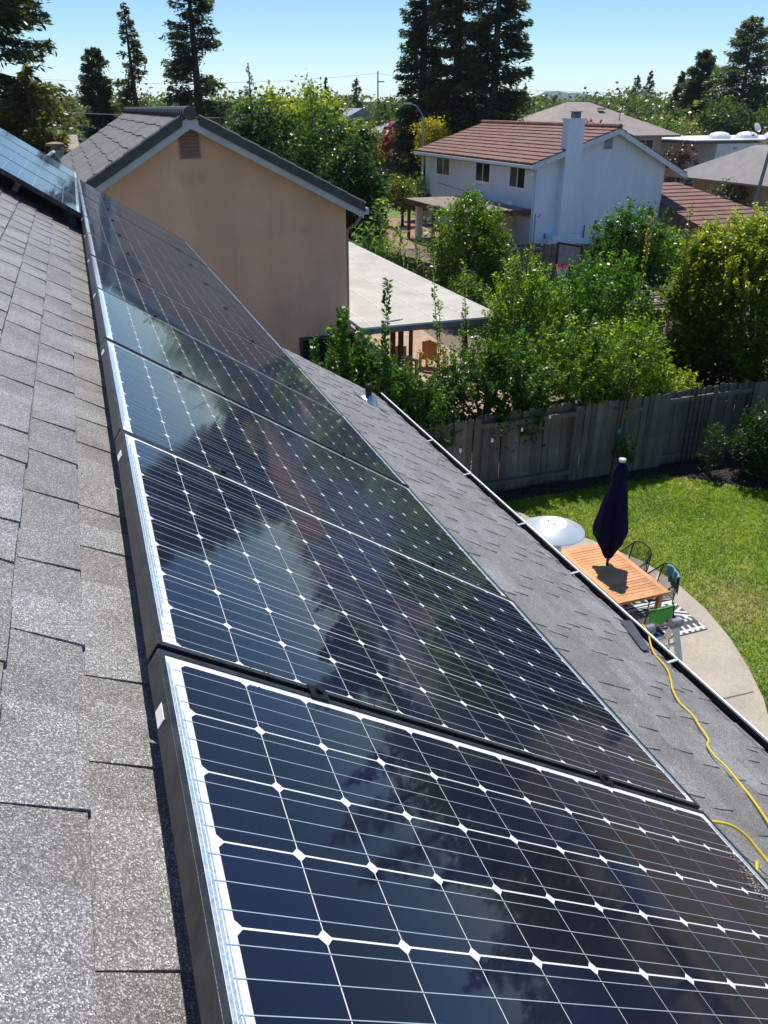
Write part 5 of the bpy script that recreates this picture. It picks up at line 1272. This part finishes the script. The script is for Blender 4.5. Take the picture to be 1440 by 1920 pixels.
# patterned outdoor rug
rm = thing('outdoor_rug', 'white and charcoal tribal patterned rug below the dining table', 'rug', frame((5.02, 10.10, .104), Wd, Vd, Zd))
NXr, NYr = 150, 210; RW_, RL_ = 2.1, 2.45
def pat(x, y):      # x,y in metres
    b = y % 1.06
    m_ = min(x, RW_ - x)
    if y < .06: return (int(x / .055) % 2) == 0 if y > .02 else 1
    if b < .06: return 0
    if b < .20: return 1 if ((x * 9) % 1) < .62 and b > .10 else 0
    if b < .28: return 1
    if b < .34: return (int(x / .05) % 2)
    if b < .80:
        c = (x % .84) - .42; d = abs(c) / .42 + abs(b - .57) / .23
        if d < .22: return 1
        if d < .45: return 0
        if d < .68: return 1
        if d < .88: return 0
        return (int(x / .07) % 2) if abs(b - .57) > .14 else 1
    if b < .86: return 0
    if b < .90: return 1
    return 0 if (x * 6) % 1 < .45 and b > .96 else (1 if b > .94 else 0)
V = []; F = []; mi = []
for j in range(NYr + 1):
    for i in range(NXr + 1):
        x = RW_ * i / NXr; y = RL_ * j / NYr
        V.append((x - RW_, y, .004 + .012 * max(0, math.sin(x * 7 + 1) * math.sin(y * 3)) * (1 if y < .4 else .2)))
for j in range(NYr):
    for i in range(NXr): a = j * (NXr + 1) + i; F.append((a, a + 1, a + NXr + 2, a + NXr + 1)); mi.append(int(pat(RW_ * (i + .5) / NXr, RL_ * (j + .5) / NYr)))
mesh('rug_weave', V, F, None, rm, False, [simple('rug_white', (.62, .63, .62), .9, 0, .1, 20), simple('rug_charcoal', (.075, .08, .085), .9, 0, .2, 20)], mi)

# patio heater
hm = thing('patio_heater', 'patio heater with round silver reflector beside the table', 'patio heater', Matrix.Translation((2.29, 9.45, .1)) @ Matrix.Scale(1.06, 4))
MB().lathe([(.002, 2.10), (.10, 2.10), (.112, 2.106), (.125, 2.10), (.155, 2.092), (.165, 2.098), (.178, 2.088), (.40, 1.985), (.405, 1.975), (.40, 1.978), (.17, 2.07), (.002, 2.08)], 48).build('reflector_dish', STEEL, hm, True)
for a in range(3):
    t0 = a * 2.094 + .5; MB().tube([(.07 * math.cos(t0), .07 * math.sin(t0), 2.1), (.07 * math.cos(t0), .07 * math.sin(t0), 2.112)], .009, 6).build('bolt', simple('meter_grey', (.18, .18, .17)), hm)
    MB().tube([(.12 * math.cos(t0), .12 * math.sin(t0), 2.08), (.12 * math.cos(t0), .12 * math.sin(t0), 1.80)], .006, 5).build('stand_rod', ALU, hm)
MB().lathe([(.02, 1.82), (.13, 1.80), (.13, 1.55), (.08, 1.50), (.03, 1.48)], 20).build('burner', ALU, hm, True); MB().tube([(0, 0, .7), (0, 0, 1.5)], .035, 10).build('pole', ALU, hm, True)
MB().lathe([(.01, .74), (.2, .72), (.22, .05), (.24, .0)], 20).build('tank_housing', ALU, hm, True)

# multi position ladder
ld = thing('folding_ladder', 'aluminium folding ladder with round hinges by the gutter', 'ladder', frame((3.05, 7.16, .1), Wd, Vd, Zd))
for s in (-1, 1):
    MB().bar((s * .185, 0, 2.10), (s * .27, -.75, 0), .028, .075, (1, 0, 0)).build('near_rail', ALU, ld)
    MB().bar((s * .145, 0, 2.10), (s * .22, .75, 0), .028, .075, (1, 0, 0)).build('far_rail', ALU, ld)
    h_ = MB(); h_.tube([(s * .12, 0, 2.14), (s * .22, 0, 2.14)], .056, 20); ho = h_.build('hinge', simple('grey_hinge', (.30, .31, .32), .4, .6), ld, False)
    MB().tube([(s * .22, 0, 2.14), (s * .245, 0, 2.14)], .035, 12).build('lock_knob', BLACK, ho)
for i in range(6):
    f_ = (i + .6) / 6.5; z = 2.1 * (1 - f_)
    for t_, w_2 in ((-1, .185 + .085 * f_), (1, .145 + .075 * f_)): MB().tube([(-w_2, t_ * .75 * f_, z), (w_2, t_ * .75 * f_, z)], .018, 8).build('rung', ALU, ld)


# ------------------------------------------------------------------ summer haze: one closed box of thin even air
hz = MB().box(-3600, 3600, -250, 4200, -1.2, 62).build('haze', D.materials.new('summer_haze')); setting(hz, 'stuff'); hz['label'] = 'thin summer haze over the whole neighbourhood'
hm_ = D.materials['summer_haze']; hm_.use_nodes = True; hn = hm_.node_tree; hn.nodes.clear()
pv = hn.nodes.new('ShaderNodeVolumePrincipled'); pv.inputs['Color'].default_value = (.80, .90, 1, 1); pv.inputs['Density'].default_value = .00013; pv.inputs['Anisotropy'].default_value = .3
ho_ = hn.nodes.new('ShaderNodeOutputMaterial'); hn.links.new(pv.outputs[0], ho_.inputs['Volume'])
